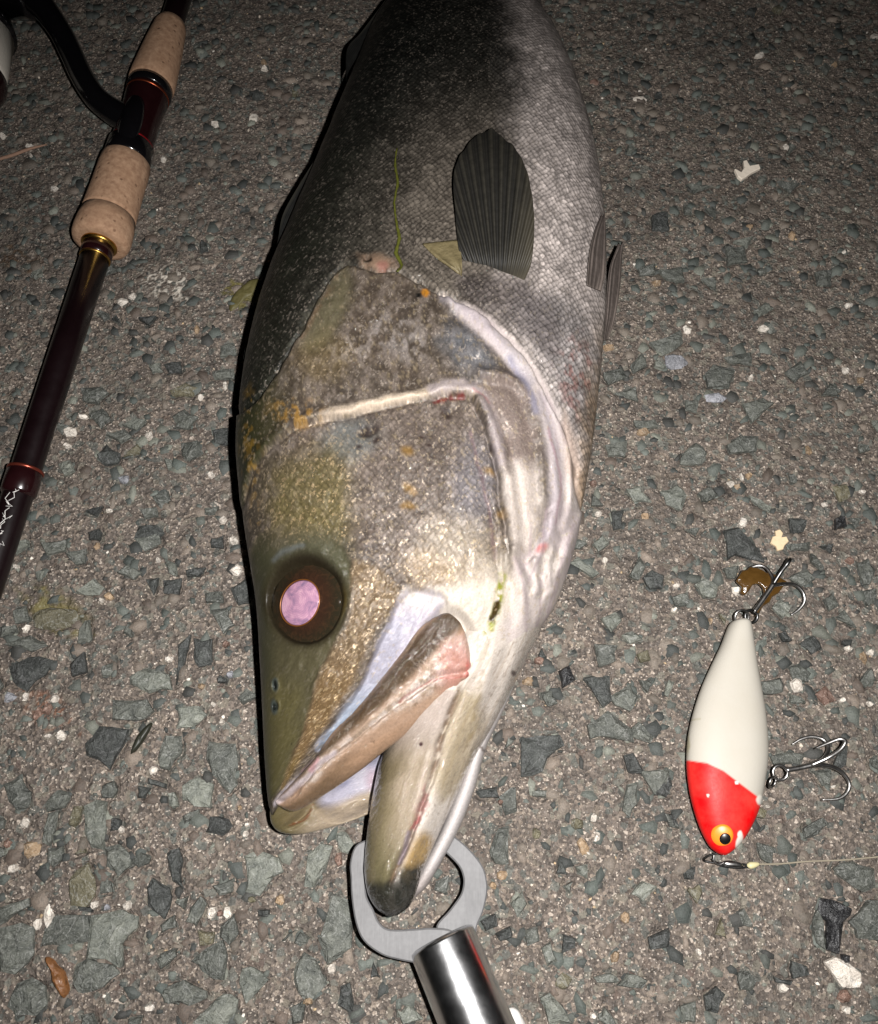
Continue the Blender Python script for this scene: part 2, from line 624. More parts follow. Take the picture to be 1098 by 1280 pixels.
# small pale pebbles and shell chips: tone, x, y, half length, half width (photo pixels)
PEB = """w 799 124 9 5;w 270 155 6 4;w 317 147 6 5;w 153 378 7 6;w 166 371 6 5;w 88 540 9 6;w 104 521 6 3;w 84 557 5 3
w 30 1029 7 6;w 47 1155 7 6;w 61 1145 6 12;w 119 1131 5 5;v 134 1134 4 4;w 160 1132 6 5;w 192 963 6 5;t 40 1061 14 10;r 10 1055 6 6
w 16 1085 7 5;w 152 1037 4 4;w 187 1260 6 4;w 265 1141 7 6;w 284 1142 6 7;r 275 1142 4 4;w 415 1211 6 6;w 309 1031 3 3;w 307 1043 4 4
t 350 1125 6 6;o 315 1125 6 4;t 385 1252 7 4;r 424 1075 5 8;w 33 786 5 5;w 32 871 4 5;w 212 824 6 4;w 77 920 7 6;w 278 902 4 4
w 296 713 8 7;w 293 676 7 6;t 136 746 7 5;w 127 751 4 3;t 252 858 5 4;v 288 843 5 4;r 282 805 5 4;r 60 886 6 8;w 68 874 5 5;w 22 710 5 4
v 12 872 9 6;t 122 683 4 5;w 267 880 3 3;v 155 600 8 6;w 282 482 3 6;w 251 497 4 4;w 279 650 6 5;w 264 594 5 4;w 137 639 5 3;t 246 411 4 5
w 186 545 5 6;w 743 1023 5 5;w 747 1046 5 9;t 729 1060 7 11;o 671 1042 6 6;t 782 1147 7 6;t 628 1094 7 5;t 617 1107 5 4;o 722 1030 9 6
t 769 1196 6 7;o 705 1227 11 8;w 742 1270 4 4;r 626 1003 4 4;r 1055 1245 9 7;w 979 1235 6 5;w 1058 1263 6 5;w 959 1008 5 2;w 874 1190 4 4
t 807 646 7 5;w 748 642 5 4;w 756 701 5 4;w 846 733 5 3;r 742 604 5 4;r 675 826 7 5;t 661 852 9 5;w 843 762 4 3;t 888 776 4 4
w 929 653 6 5;t 923 609 6 4;w 914 605 5 4;w 927 597 2 5;t 936 595 4 4;w 1031 631 4 4;w 1078 615 4 3;r 1062 701 6 5;w 996 857 9 9
w 1053 875 5 3;w 1087 880 5 3;t 1079 822 6 8;w 1089 815 6 4;w 1061 811 5 3;w 922 739 8 6;v 845 451 15 11;v 894 497 15 7;t 761 435 9 5
w 938 473 4 4;t 1076 475 5 5;t 804 540 9 5;w 859 413 5 6;w 954 411 7 4;t 1011 562 4 6;w 1061 382 6 3;w 1057 463 5 4;t 821 354 7 4;w 1055 315 3 3
w 982 184 4 3;w 950 69 6 4;t 937 284 5 3;w 1093 46 6 4;t 990 295 5 6;r 743 103 6 5;t 1044 81 4 4;w 40 196 3 3;w 38 183 5 4;w 68 236 5 4
w 3 170 4 3;w 198 700 4 3;w 205 200 4 5;t 330 78 4 4;w 330 85 4 2;r 885 1045 0 0;t 300 1010 3 3;w 60 920 4 3;r 48 892 6 8"""

stone_shapes = []          # (tone, world outline Nx2)
for sc, (ox, oy), txt in TR:
    for ln in txt.strip().splitlines():
        w = ln.split()
        q = np.array([[float(a) for a in p.split(',')] for p in w[1:]])
        px, py = ox + q[:, 0] / sc, oy + q[:, 1] / sc
        stone_shapes.append((w[0], np.array(P(px, py, 0.0 * px)).T[:, :2]))
n_traced = len(stone_shapes)

def refine(poly, jit=0.06, maxn=11):
    c = poly.mean(0)
    size = np.linalg.norm(poly - c, axis=1).mean()
    out = []
    n = len(poly)
    for i in range(n):
        a, b = poly[i], poly[(i + 1) % n]
        out.append(a + RNG.normal(0, jit * 0.3 * size, 2))
        if np.linalg.norm(b - a) > 0.75 * size and n + len(out) - i < maxn + 2:
            out.append((a + b) / 2 + RNG.normal(0, jit * size, 2))
    return np.array(out)

def stone_geo(poly, top, size):
    """frustum with an uneven, faceted top; poly is relative to its centre"""
    n = len(poly)
    ang = RNG.uniform(0, 6.28); tilt = RNG.uniform(0, 0.11)
    tz = lambda p: top + tilt * (p[:, 0] * math.cos(ang) + p[:, 1] * math.sin(ang))
    rim = poly
    ins = RNG.uniform(0.5, 0.9, n)[:, None]
    inn = poly * ins
    z1 = tz(rim) - RNG.uniform(0.0004, 0.0016, n); z2 = tz(inn) + RNG.uniform(-0.0004, 0.0006, n)
    V = np.vstack([np.column_stack([poly * 1.03, np.full(n, -0.003)]), np.column_stack([rim, z1]), np.column_stack([inn, z2]),
                   [[RNG.normal(0, 0.15) * size, RNG.normal(0, 0.15) * size, top + RNG.uniform(0.0, 0.0006)]]])
    F = []
    for i in range(n):
        j = (i + 1) % n
        F += [(i, j, n + j, n + i), (n + i, n + j, 2 * n + j, 2 * n + i), (2 * n + i, 2 * n + j, 3 * n)]
    return V, F

# ---- rough hull of where the big things lie, so that filler stones go where they can be seen
FISH_PX = [(490, -40), (436, 110), (395, 210), (335, 340), (300, 480), (297, 560), (312, 700), (326, 830), (340, 1035), (450, 1060), (460, 1120), (500, 1146),
           (545, 1090), (600, 950), (680, 780), (727, 620), (754, 400), (750, 265), (690, -40)]
def inside(px, py, poly):
    f = Field(np.array([px]), np.array([py])); return f.poly(poly, False)[0] < 8

ground_stones = []       # (poly world, tone, shared mesh or None, scale, rot)
cent = []; rads = []
for tone, poly in stone_shapes:
    c = poly.mean(0); cent.append(c); rads.append(np.linalg.norm(poly - c, axis=1).mean())
cent = [np.array(c) for c in cent]

base_polys = []
for k in range(14):
    n = int(RNG.integers(5, 9))
    a = np.sort(RNG.uniform(0, 2 * math.pi, n) * 0.35 + np.linspace(0, 2 * math.pi, n, endpoint=False))
    r = RNG.uniform(0.7, 1.15, n); asp = RNG.uniform(0.5, 0.95)
    base_polys.append(np.column_stack([np.cos(a) * r, np.sin(a) * r * asp]))

fill = []
tries = 0
while len(fill) < 300 - n_traced and tries < 20000:
    tries += 1
    px, py = RNG.uniform(-30, 1128), RNG.uniform(-10, 1300)
    if inside(px, py, FISH_PX): continue
    c = P(px, py, 0.0)[:2]
    r = RNG.uniform(0.0026, 0.0056) * (1.0 if py > 300 else 0.8)
    if len(cent) and np.min(np.linalg.norm(np.array(cent) - c, axis=1) - np.array(rads)) < r * 0.9: continue
    cent.append(c); rads.append(r)
    fill.append((c, r, int(RNG.integers(0, len(base_polys))), RNG.uniform(0, 6.28), RNG.choice(list('mmmmddlo'))))

# ---- the ground sheet
XF, Y0F, Y1F, DG = 0.335, -0.13, 0.50, 0.00088
fx = np.arange(-XF, XF, DG); fy = np.arange(Y0F, Y1F, DG)
grow = np.cumsum(0.002 * 1.35 ** np.arange(27))
gx = np.concatenate([(-XF - grow)[::-1], fx, XF + grow]); gy = np.concatenate([(Y0F - grow)[::-1], fy, Y1F + grow])
GX, GY = np.meshgrid(gx, gy)
GZ = (fbm(GX * 70, GY * 70, 3) - 0.5) * 0.0016 + (fbm(GX * 330, GY * 330, 3) - 0.5) * 0.0016 + (vnoise(GX * 900, GY * 900) - 0.5) * 0.0006 - 0.0004
far = np.maximum(np.abs(GX) - XF, np.maximum(Y0F - GY, GY - Y1F))
GZ = np.where(far > 0.02, -0.0004, GZ)
i0, j0 = len(grow), len(grow)
all_polys = [p for _, p in stone_shapes]
for c, r, k, a, t in fill:
    M2 = np.array([[math.cos(a), -math.sin(a)], [math.sin(a), math.cos(a)]])
    all_polys.append((base_polys[k] * r) @ M2.T + c)
for poly in all_polys:
    lo, hi = poly.min(0) - 0.003, poly.max(0) + 0.003
    a, b = np.searchsorted(gx, [lo[0], hi[0]]); c_, d_ = np.searchsorted(gy, [lo[1], hi[1]])
    if a == b or c_ == d_: continue
    f = Field(GX[c_:d_, a:b].ravel(), GY[c_:d_, a:b].ravel())
    s = f.poly(poly, False).reshape(d_ - c_, b - a)
    w = 1 - sm(s, 0.0, 0.0016)
    GZ[c_:d_, a:b] = GZ[c_:d_, a:b] * (1 - 0.6 * w) - 0.0017 * w
ny, nx = GX.shape
V = np.column_stack([GX.ravel(), GY.ravel(), GZ.ravel()])
i = np.arange(ny - 1)[:, None] * nx; j = np.arange(nx - 1)[None, :]
Q = np.stack([i + j, i + j + 1, i + nx + j + 1, i + nx + j], -1).reshape(-1, 4)
gme = quadmesh('asphalt', V, Q)
gpx, gpy = proj(V)
ok = np.isfinite(gpx) & (np.abs(V[:, 0]) < 0.5) & (V[:, 1] < 0.6) & (V[:, 1] > -0.2)
gpx = np.where(ok, gpx, -9999); gpy = np.where(ok, gpy, -9999)
nz = fbm(V[:, 0] * 260, V[:, 1] * 260, 3)
nz2 = fbm(V[:, 0] * 900, V[:, 1] * 900, 2)
gf = Field(gpx + (nz - 0.5) * 60, gpy + (nz - 0.5) * 60)
stain = np.zeros((len(V), 3)); stw = np.zeros(len(V))
def addstain(m, rgb):
    global stain, stw
    stain = stain * (1 - m)[:, None] + lin(rgb)[None, :] * m[:, None]; stw = np.maximum(stw, m)
addstain(gf.spot(208, 352, 36, 26, 0, 0.6) * sm(nz2, 0.45, 0.6), (190, 182, 170))
addstain(gf.spot(303, 368, 22, 12, -0.5, 0.4) * 0.8, (112, 104, 52))
addstain(gf.spot(70, 765, 40, 20, 0.3, 0.5) * 0.7, (126, 116, 62))
addstain(gf.spot(60, 888, 26, 22, 0.3, 0.6) * 0.5 * sm(nz2, 0.4, 0.6), (190, 120, 80))
addstain(gf.spot(900, 605, 16, 14, 0.3, 0.6) * 0.7, (26, 25, 24))
addstain(gf.spot(20, 322, 30, 10, 0, 0.5) * 0.6, (96, 66, 30))
set_col(gme, 'stain', np.column_stack([stain]))
a = gme.attributes.new('stainw', 'FLOAT', 'POINT'); a.data.foreach_set('value', stw.astype(np.float32))

m = NT('asphalt_matrix')
g = m.geo()
big = m.noise(28, 2, 0.6, g); mid = m.noise(160, 3, 0.65, g, 0.5); fin = m.noise(1100, 2, 0.7, g)
v1 = m.voro(950, g); v2 = m.voro(420, g); v3 = m.voro(1900, g)
base = m.ramp(mid.outputs[0], [(0.25, lin((70, 63, 58))), (0.5, lin((102, 93, 85))), (0.75, lin((128, 117, 107)))])
sep = m.add('SeparateColor'); m.lk(v1.outputs['Color'], sep.inputs[0])
grain = m.ramp(sep.outputs[0], [(0.0, lin((50, 46, 43))), (0.3, lin((88, 80, 74))), (0.6, lin((114, 103, 95))), (0.82, lin((138, 124, 111))), (0.94, lin((166, 152, 138))), (0.985, lin((206, 192, 178)))], 'CONSTANT')
c = m.mix(0.55, base, grain)
sep2 = m.add('SeparateColor'); m.lk(v2.outputs['Color'], sep2.inputs[0])
chip = m.ramp(sep2.outputs[1], [(0.0, lin((72, 76, 73))), (0.4, lin((98, 101, 95))), (0.7, lin((118, 112, 100))), (1.0, lin((88, 74, 67)))])
c = m.mix(m.ramp(sep2.outputs[0], [(0.70, 0), (0.71, 0.72)], 'CONSTANT'), c, chip)
sep3 = m.add('SeparateColor'); m.lk(v3.outputs['Color'], sep3.inputs[0])
c = m.mix(m.ramp(sep3.outputs[0], [(0.95, 0), (0.955, 0.55)], 'CONSTANT'), c, lin((205, 192, 178)))
c = m.mix(m.ramp(sep3.outputs[1], [(0.86, 0), (0.87, 0.5)], 'CONSTANT'), c, lin((48, 44, 41)))
c = m.mix(m.ramp(big.outputs[0], [(0.3, 0.35), (0.6, 0.0)]), c, lin((58, 54, 50)))
at = m.add('Attribute', attribute_name='stain'); aw = m.add('Attribute', attribute_name='stainw')
c = m.mix(aw.outputs['Fac'], c, at.outputs['Color'])
b = m.bump(v2.outputs['Distance'], 0.5, 0.0009)
b = m.bump(v1.outputs['Distance'], 0.7, 0.0006, b)
b = m.bump(fin.outputs[0], 0.8, 0.0006, b)
m.set(Base_Color=c, Normal=b, Roughness=m.ramp(sep3.outputs[2], [(0.0, 0.9), (0.85, 0.75), (0.95, 0.3)]))
m.b.inputs['Specular IOR Level'].default_value = 0.4
ground = link('asphalt', gme, m.m)
tag(ground, 'worn grey-brown asphalt with broken stones set in it', 'ground', kind='structure')

for k, (tone, poly) in enumerate(stone_shapes):
    c = poly.mean(0); q = refine(poly) - c
    size = np.linalg.norm(q, axis=1).mean()
    Vs, Fs = stone_geo(q, RNG.uniform(0.0003, 0.0011), size)
    o = link('stone', mesh('stone', Vs, Fs), STONE[tone], ground, smooth=False)
    o.location = (c[0], c[1], 0)
smesh = {}
for c, r, k, a, t in fill:
    if (k, t) not in smesh:
        Vs, Fs = stone_geo(base_polys[k] * 0.004, 0.0007, 0.004)
        smesh[(k, t)] = mesh('stone', Vs, Fs); smesh[(k, t)].materials.append(STONE[t])
    o = bpy.data.objects.new('stone', smesh[(k, t)])
    COL.objects.link(o); o.parent = ground
    o.location = (c[0], c[1], 0); o.rotation_euler = (0, 0, a); o.scale = (r / 0.004, r / 0.004, RNG.uniform(0.5, 1.3))

pebm = {}
for item in PEB.replace('\n', ';').split(';'):
    t, px, py, rx, ry = item.split(); px, py, rx, ry = map(float, (px, py, rx, ry))
    if rx == 0: continue
    c = P(px, py, 0.0)
    s = np.linalg.norm(P(px + 1, py, 0.0) - c)
    n = 7
    a = np.linspace(0, 6.28, n, endpoint=False) + RNG.uniform(-0.25, 0.25, n)
    rr = RNG.uniform(0.8, 1.15, n)
    fz = 1.12
    q = np.column_stack([np.cos(a) * rr * rx * s, np.sin(a) * rr * ry * s * fz])
    Vs, Fs = stone_geo(q, 0.0009, rx * s)
    o = link('pebble', mesh('pebble', Vs, Fs), STONE[t], ground, smooth=False)
    o.location = (c[0], c[1], 0.0002); o.rotation_euler = (0, 0, RNG.uniform(-0.3, 0.3))

# ---- small grit too fine to pick apart: one part
def grit(name, n, rmin, rmax, pal, seed, zt, power=2.5):
    rg = np.random.default_rng(seed)
    ns = 5
    x = rg.uniform(-0.33, 0.33, n); y = rg.uniform(-0.12, 0.49, n)
    r = rmin + (rmax - rmin) * rg.random(n) ** power
    asp = rg.uniform(0.45, 1.0, n); rot = rg.uniform(0, 6.28, n)
    a = np.linspace(0, 6.28, ns, endpoint=False)[None, :] + rg.uniform(-0.45, 0.45, (n, ns))
    rr = rg.uniform(0.65, 1.2, (n, ns)) * r[:, None]
    lx, ly = np.cos(a) * rr, np.sin(a) * rr * asp[:, None]
    X = lx * np.cos(rot)[:, None] - ly * np.sin(rot)[:, None]; Y = lx * np.sin(rot)[:, None] + ly * np.cos(rot)[:, None]
    ix = np.clip(np.searchsorted(gx, x), 0, nx - 1); iy = np.clip(np.searchsorted(gy, y), 0, ny - 1)
    z0 = GZ[iy, ix]
    top = z0[:, None] + zt * r[:, None] * rg.uniform(0.5, 1.4, (n, ns))
    Vb = np.stack([X * 1.1 + x[:, None], Y * 1.1 + y[:, None], np.repeat((z0 - 0.001)[:, None], ns, 1)], -1)
    Vt = np.stack([X * 0.8 + x[:, None], Y * 0.8 + y[:, None], top], -1)
    V = np.concatenate([Vb, Vt], 1).reshape(-1, 3)
    o = np.arange(n)[:, None] * 2 * ns
    Qs = []
    for i in range(ns):
        j = (i + 1) % ns
        Qs.append(np.concatenate([o + i, o + j, o + ns + j, o + ns + i], 1))
    Q = np.concatenate(Qs, 0)
    T = np.concatenate([np.concatenate([o + ns, o + ns + i, o + ns + i + 1], 1) for i in range(1, ns - 1)], 0)
    me = quadmesh(name, V, Q, T)
    pal = np.array([lin(p) for p in pal])
    cc = pal[rg.integers(0, len(pal), n)] * rg.uniform(0.7, 1.25, (n, 1))
    set_col(me, 'Col', np.repeat(cc, 2 * ns, 0))
    return me
gm = NT('grit')
at = gm.add('Attribute', attribute_name='Col'); n2 = gm.noise(1400, 4, 0.6, gm.geo())
gm.set(Base_Color=gm.mix(gm.ramp(n2.outputs[0], [(0.3, 0.5), (0.65, 0)]), at.outputs['Color'], (0.03, 0.03, 0.028)), Roughness=0.7, Normal=gm.bump(n2.outputs[0], 0.7, 0.0005))
o = link('grit', grit('grit', 15000, 0.0008, 0.0042, [(80, 86, 81), (96, 101, 95), (70, 74, 71), (110, 101, 91), (124, 112, 101), (60, 60, 57), (116, 118, 108), (98, 86, 77), (116, 106, 96), (72, 78, 74), (54, 57, 55), (88, 92, 86)], 3, 0.28, 2.2), gm.m, ground, smooth=False)
tag(o, kind='stuff')
o = link('pale_grit', grit('pale_grit', 3200, 0.0002, 0.0010, [(205, 192, 176), (232, 224, 212), (176, 160, 140), (190, 165, 130), (150, 140, 128)], 5, 0.6, 2.2), gm.m, ground, smooth=False)
tag(o, kind='stuff')
# ================================================================== the fish
def rows(data):
    """(Lx, Ly, Rx, Ry, zL, zR, hu, hl) in photo pixels and metres"""
    L = [P(d[0], d[1], d[4]) for d in data]; Rr = [P(d[2], d[3], d[5]) for d in data]
    return np.array(L), np.array(Rr), np.array([d[6] for d in data]), np.array([d[7] for d in data])

BODY = [
 (487, 0, 676, 8, .034, .034, .024, .031),
 (462, 48, 699, 58, .037, .037, .029, .034),
 (436, 112, 723, 116, .040, .040, .034, .037),
 (398, 205, 746, 205, .042, .042, .038, .040),
 (363, 288, 756, 290, .043, .043, .040, .042),
 (331, 365, 757, 372, .043, .043, .041, .042),
 (307, 460, 751, 462, .043, .043, .041, .042),
 (298, 560, 740, 560, .042, .042, .039, .041),
 (303, 640, 729, 628, .041, .040, .037, .039),
 (313, 705, 716, 694, .039, .038, .034, .037),
 (321, 760, 688, 768, .037, .036, .031, .035),
 (325, 820, 640, 812, .035, .035, .028, .032),
 (328, 880, 588, 843, .033, .034, .0245, .029),
 (330, 930, 532, 880, .031, .033, .0205, .025),
 (332, 965, 470, 915, .030, .032, .0165, .021),
 (334, 990, 420, 945, .029, .031, .0125, .016),
 (337, 1008, 380, 978, .028, .030, .0085, .011),
 (341, 1019, 352, 1003, .028, .029, .004, .005),
]
BL, BR, Bhu, Bhl = rows(BODY)
# the trunk goes on beyond the frame to the tail root
ax0 = (BL[0] + BR[0]) / 2; dirv = ((BL[0] + BR[0]) - (BL[3] + BR[3])) / 2; dirv[2] = 0; dirv /= np.linalg.norm(dirv)
side = np.array([dirv[1], -dirv[0], 0]); hw0 = np.linalg.norm(BR[0] - BL[0]) / 2
ext = []
for dist, wf, z, hu in ((0.28, 0.40, .012, .008), (0.22, 0.40, .015, .011), (0.15, 0.60, .021, .015), (0.08, 0.82, .028, .019)):
    c = ax0 + dirv * dist; c[2] = z
    ext.append((c - side * hw0 * wf, c + side * hw0 * wf, hu, min(hu * 1.05, z - .002)))
BL = np.vstack([[e[0] for e in ext], BL]); BR = np.vstack([[e[1] for e in ext], BR])
Bhu = np.concatenate([[e[2] for e in ext], Bhu]); Bhl = np.concatenate([[e[3] for e in ext], Bhl])

def rowpos_body(arr, n):
    # dense sampling for the rows in view, sparse beyond
    a = crom(arr, (len(arr) - 1) * 60 + 1)
    k = len(arr) - 1
    t = np.concatenate([np.linspace(0, 3.5, 40, endpoint=False), np.linspace(3.5, k, n - 40)])
    idx = t * 60; i = np.minimum(idx.astype(int), len(a) - 2); f = (idx - i)[:, None]
    return a[i] * (1 - f) + a[i + 1] * f

FP = {}      # all fish skin pieces: V, Q, T, uv, top
FP['body'] = loft(BL, BR, Bhu, Bhl, 700, 330, 40, 2.3, 1.9, rowpos_body)

# lower jaw: from under the cheek to the chin
JAW = [
 (566, 735, 700, 690, .026, .026, .0200, .018),
 (550, 795, 690, 748, .027, .027, .0275, .019),
 (528, 852, 666, 808, .028, .027, .0290, .019),
 (502, 900, 640, 862, .027, .026, .0265, .018),
 (478, 945, 616, 908, .026, .026, .0220, .017),
 (467, 990, 590, 955, .026, .026, .0190, .017),
 (460, 1035, 568, 1003, .026, .026, .0170, .016),
 (456, 1075, 546, 1050, .026, .026, .0150, .015),
 (457, 1102, 529, 1090, .026, .026, .0125, .013),
 (462, 1122, 521, 1114, .026, .026, .0095, .010),
 (472, 1137, 512, 1133, .026, .026, .0060, .007),
 (484, 1145, 498, 1144, .026, .026, .0025, .003),
]
FP['jaw'] = loft(*rows(JAW), 300, 190, 24, 2.3, 1.9)
# the far branch of the lower jaw, a smooth white strip under the near one
STRIP = [
 (640, 812, 650, 806, .030, .030, .003, .003),
 (628, 850, 648, 842, .026, .026, .006, .006),
 (606, 895, 629, 890, .022, .022, .008, .008),
 (590, 935, 608, 935, .020, .020, .008, .009),
 (572, 985, 594, 985, .020, .020, .008, .009),
 (552, 1035, 576, 1032, .020, .020, .008, .009),
 (530, 1080, 552, 1078, .020, .020, .007, .008),
 (515, 1108, 534, 1108, .020, .020, .005, .006),
 (508, 1120, 520, 1121, .020, .020, .002, .002),
]
FP['strip'] = loft(*rows(STRIP), 150, 40, 16, 2.0, 2.0)
# far half of the upper jaw with the pale lining of the mouth
FARJ = [
 (340, 1005, 358, 990, .026, .026, .004, .006),
 (338, 1018, 392, 962, .024, .026, .006, .010),
 (341, 1032, 430, 930, .021, .026, .007, .012),
 (352, 1041, 470, 905, .019, .026, .006, .011),
 (376, 1043, 505, 890, .018, .026, .004, .010),
 (408, 1036, 530, 885, .017, .025, .003, .010),
 (440, 1026, 540, 900, .017, .024, .003, .010),
 (468, 1014, 545, 930, .017, .023, .003, .009),
 (492, 1000, 545, 955, .016, .022, .003, .008),
]
FP['far_jaw'] = loft(*rows(FARJ), 150, 150, 20, 2.6, 2.0)
# maxilla: the long plate above the gape
MAXI = [
 (346, 1001, 347, 1007, 0.0350, 0.0330, .0015, .003),
 (362, 982, 370, 1014, 0.0385, 0.0340, .0030, .005),
 (388, 955, 408, 992, 0.0435, 0.0365, .0040, .006),
 (414, 918, 448, 965, 0.0475, 0.0390, .0045, .007),
 (446, 886, 486, 935, 0.0505, 0.0415, .0050, .008),
 (476, 849, 523, 908, 0.0540, 0.0435, .0055, .009),
 (503, 815, 552, 886, 0.0575, 0.0455, .0060, .010),
 (524, 786, 576, 872, 0.0600, 0.0475, .0060, .010),
 (545, 771, 588, 856, 0.0615, 0.0495, .0055, .010),
 (560, 767, 591, 838, 0.0615, 0.0515, .0045, .009),
 (573, 776, 588, 816, 0.0610, 0.0540, .0030, .006),
 (580, 788, 584, 798, 0.0600, 0.0570, .0010, .002),
]
FP['maxilla'] = loft(*rows(MAXI), 300, 110, 20, 2.8, 2.0)

# ---- drawings on the head: relief (metres) and colour, as curves measured on the photograph
GILL = [(383, 405), (405, 368), (432, 336), (470, 343), (505, 345), (545, 368), (598, 395), (650, 445), (690, 510), (714, 575), (726, 640),
        (760, 720), (760, 1300), (200, 1300), (200, 520), (300, 520), (345, 470)]
CHEEK = [(383, 529), (430, 519), (480, 507), (530, 497), (575, 491), (592, 500), (606, 530), (620, 580), (630, 640), (640, 700), (640, 760), (560, 745), (500, 738),
         (455, 800), (380, 930), (345, 985), (300, 980), (300, 640), (350, 550)]
PREOP = [(378, 530), (430, 514), (480, 502), (530, 491), (575, 484), (594, 492)]
PREOP2 = [(594, 490), (608, 512), (622, 550), (634, 600), (642, 650)]
MEMB = [(500, 744), (528, 736), (556, 748), (546, 768), (515, 812), (480, 860), (440, 905), (400, 938), (398, 932), (418, 903), (448, 858), (470, 815), (489, 770)]
ORBIT = [(432, 690), (440, 730), (432, 775), (412, 815), (395, 850), (388, 890), (372, 935), (350, 985), (320, 1000), (310, 900), (310, 700), (340, 660), (390, 655)]
EYE_C = (381, 749)

def relief(name, x, y, uv):
    nzx = fbm(uv[:, 0] * 160, uv[:, 1] * 160, 3) - 0.5
    nzy = fbm(uv[:, 0] * 160 + 40, uv[:, 1] * 160 + 9, 3) - 0.5
    f = Field(x + nzx * 8, y + nzy * 8)
    h = np.zeros(len(x))
    if name == 'body':
        d = f.poly(GILL)
        h += 0.0026 * sm(-d, -1, 3) * (1 - sm(-d, 30, 110))
        h -= 0.0020 * np.exp(-((d - 3) / 3.5) ** 2)
        dc = f.poly(CHEEK)
        upper = sm(-y, -720, -660)
        h += upper * (0.0013 * np.exp(-((dc - 4) / 6) ** 2) - 0.0012 * sm(-dc, -1, 2) * (1 - sm(-dc, 14, 50)) - 0.0012 * np.exp(-((dc + 2) / 2.5) ** 2))
        # flap corner and folds of the gill membranes
        for ln, a, w in (([(600, 470), (640, 478), (665, 510), (678, 570), (680, 630)], .0011, 6), ([(560, 382), (610, 415), (655, 465), (684, 530), (694, 600), (690, 660), (672, 705)], .0010, 6),
                         ([(580, 380), (632, 418), (676, 478), (702, 545), (712, 610), (706, 660)], .0010, 5), ([(640, 690), (655, 740), (655, 800), (635, 860)], .0014, 8),
                         ([(668, 705), (672, 760), (660, 830), (640, 880)], .0010, 5), ([(722, 650), (705, 700), (690, 740)], .0009, 5), ([(690, 690), (682, 750), (668, 800)], .0008, 4),
                         ([(600, 505), (622, 550), (640, 620), (646, 690)], .0007, 5), ([(608, 540), (614, 600), (624, 660), (630, 720)], .0004, 3)):
            q = f.line(ln)
            h += 1.7 * a * np.exp(-(q / w) ** 2) - 0.8 * a * np.exp(-((q - 2.2 * w) / w) ** 2)
        for bx, by, r in ((707, 692, 8), (700, 708, 9), (690, 722, 7), (682, 730, 8), (672, 738, 7), (666, 745, 5), (684, 700, 5)):
            q = np.hypot(x - bx, y - by) / r
            h += 0.0009 * np.sqrt(np.clip(1 - q * q, 0, 1))
        mm = f.area(MEMB, 3)
        h -= 0.0022 * mm
        h -= 0.0050 * f.area([(556, 756), (590, 780), (604, 850), (560, 890), (470, 940), (380, 1010), (350, 1010), (400, 945), (450, 895), (505, 825), (535, 775)], 6)
        do = f.poly(ORBIT)
        h -= 0.0006 * sm(-do, -2, 4) * sm(y, 640, 700)
        # eye socket and brow
        q = np.hypot((x - EYE_C[0]) / 49, (y - EYE_C[1]) / 56)
        h -= 0.0050 * (1 - sm(q, 0.80, 1.03)); h += 0.0008 * np.exp(-((q - 1.12) / 0.12) ** 2)
        for bx, by, rx, ry in ((343, 857, 4, 7), (344, 882, 4, 7)):
            q = np.hypot((x - bx) / rx, (y - by) / ry)
            h += 0.0006 * np.exp(-((q - 1.1) / 0.45) ** 2) - 0.0012 * np.exp(-(q / 0.6) ** 2)
        # smooth hollow behind the gill cover's upper corner, ridge along it
        h -= 0.0008 * f.area([(432, 338), (441, 372), (425, 412), (400, 442), (372, 436), (388, 395)], 6)
        h += 0.0005 * f.spot(470, 330, 26, 10, -0.1, 0.7)
        h -= 0.0018 * f.spot(459, 325, 4, 3, 0, .5)
        # scute lines on the gill cover, roughness everywhere
        rough = sm(-d, -5, 10) * sm(x, 330, 380) * (1 - sm(x, 600, 650))
        h += rough * (fbm(uv[:, 0] * 420, uv[:, 1] * 420, 3) - 0.5) * 0.0010
        h += (fbm(uv[:, 0] * 60, uv[:, 1] * 60, 3) - 0.5) * 0.0016
        h -= 0.0009 * f.spot(459, 537, 12, 5, -0.3, .5) + 0.0007 * f.spot(560, 515, 8, 5, 0.3, .5)
    elif name == 'jaw':
        lip = [(575, 865), (553, 920), (538, 975), (520, 1030), (502, 1072), (487, 1110)]
        q = f.line(lip)
        left = np.where(f.poly([(400, 850)] + lip + [(487, 1180), (400, 1180)], False) < 0, 1.0, -1.0)
        sdl = -left * q
        h += -0.0016 * np.exp(-(q / 3.5) ** 2) + 0.0007 * np.exp(-((sdl + 10) / 7) ** 2) + 0.0005 * np.exp(-((sdl - 12) / 6) ** 2)
        for ln, a, w in (([(655, 740), (655, 800), (635, 860), (610, 925)], .0012, 7), ([(672, 760), (660, 830), (640, 880)], .0009, 5),
                         ([(600, 900), (585, 960), (562, 1020), (535, 1075)], .0006, 5), ([(622, 760), (612, 830), (592, 900)], .0004, 6)):
            q = f.line(ln); h += 1.6 * a * np.exp(-(q / w) ** 2) - 0.7 * a * np.exp(-((q - 2.4 * w) / w) ** 2)
        h += (fbm(uv[:, 0] * 150, uv[:, 1] * 150, 3) - 0.5) * 0.0008
        q = f.poly([(450, 1090), (495, 1085), (520, 1090), (535, 1110), (520, 1150), (450, 1150)])
        h += 0.0003 * sm(-q, -3, 3)
    elif name == 'maxilla':
        q = f.line([(352, 1003), (400, 960), (450, 920), (500, 880), (545, 848), (590, 838)])
        h += 0.0007 * np.exp(-((q - 6) / 6) ** 2) - 0.0007 * np.exp(-(q / 3) ** 2)
        h += (fbm(uv[:, 0] * 260, uv[:, 1] * 260, 3) - 0.5) * 0.0011
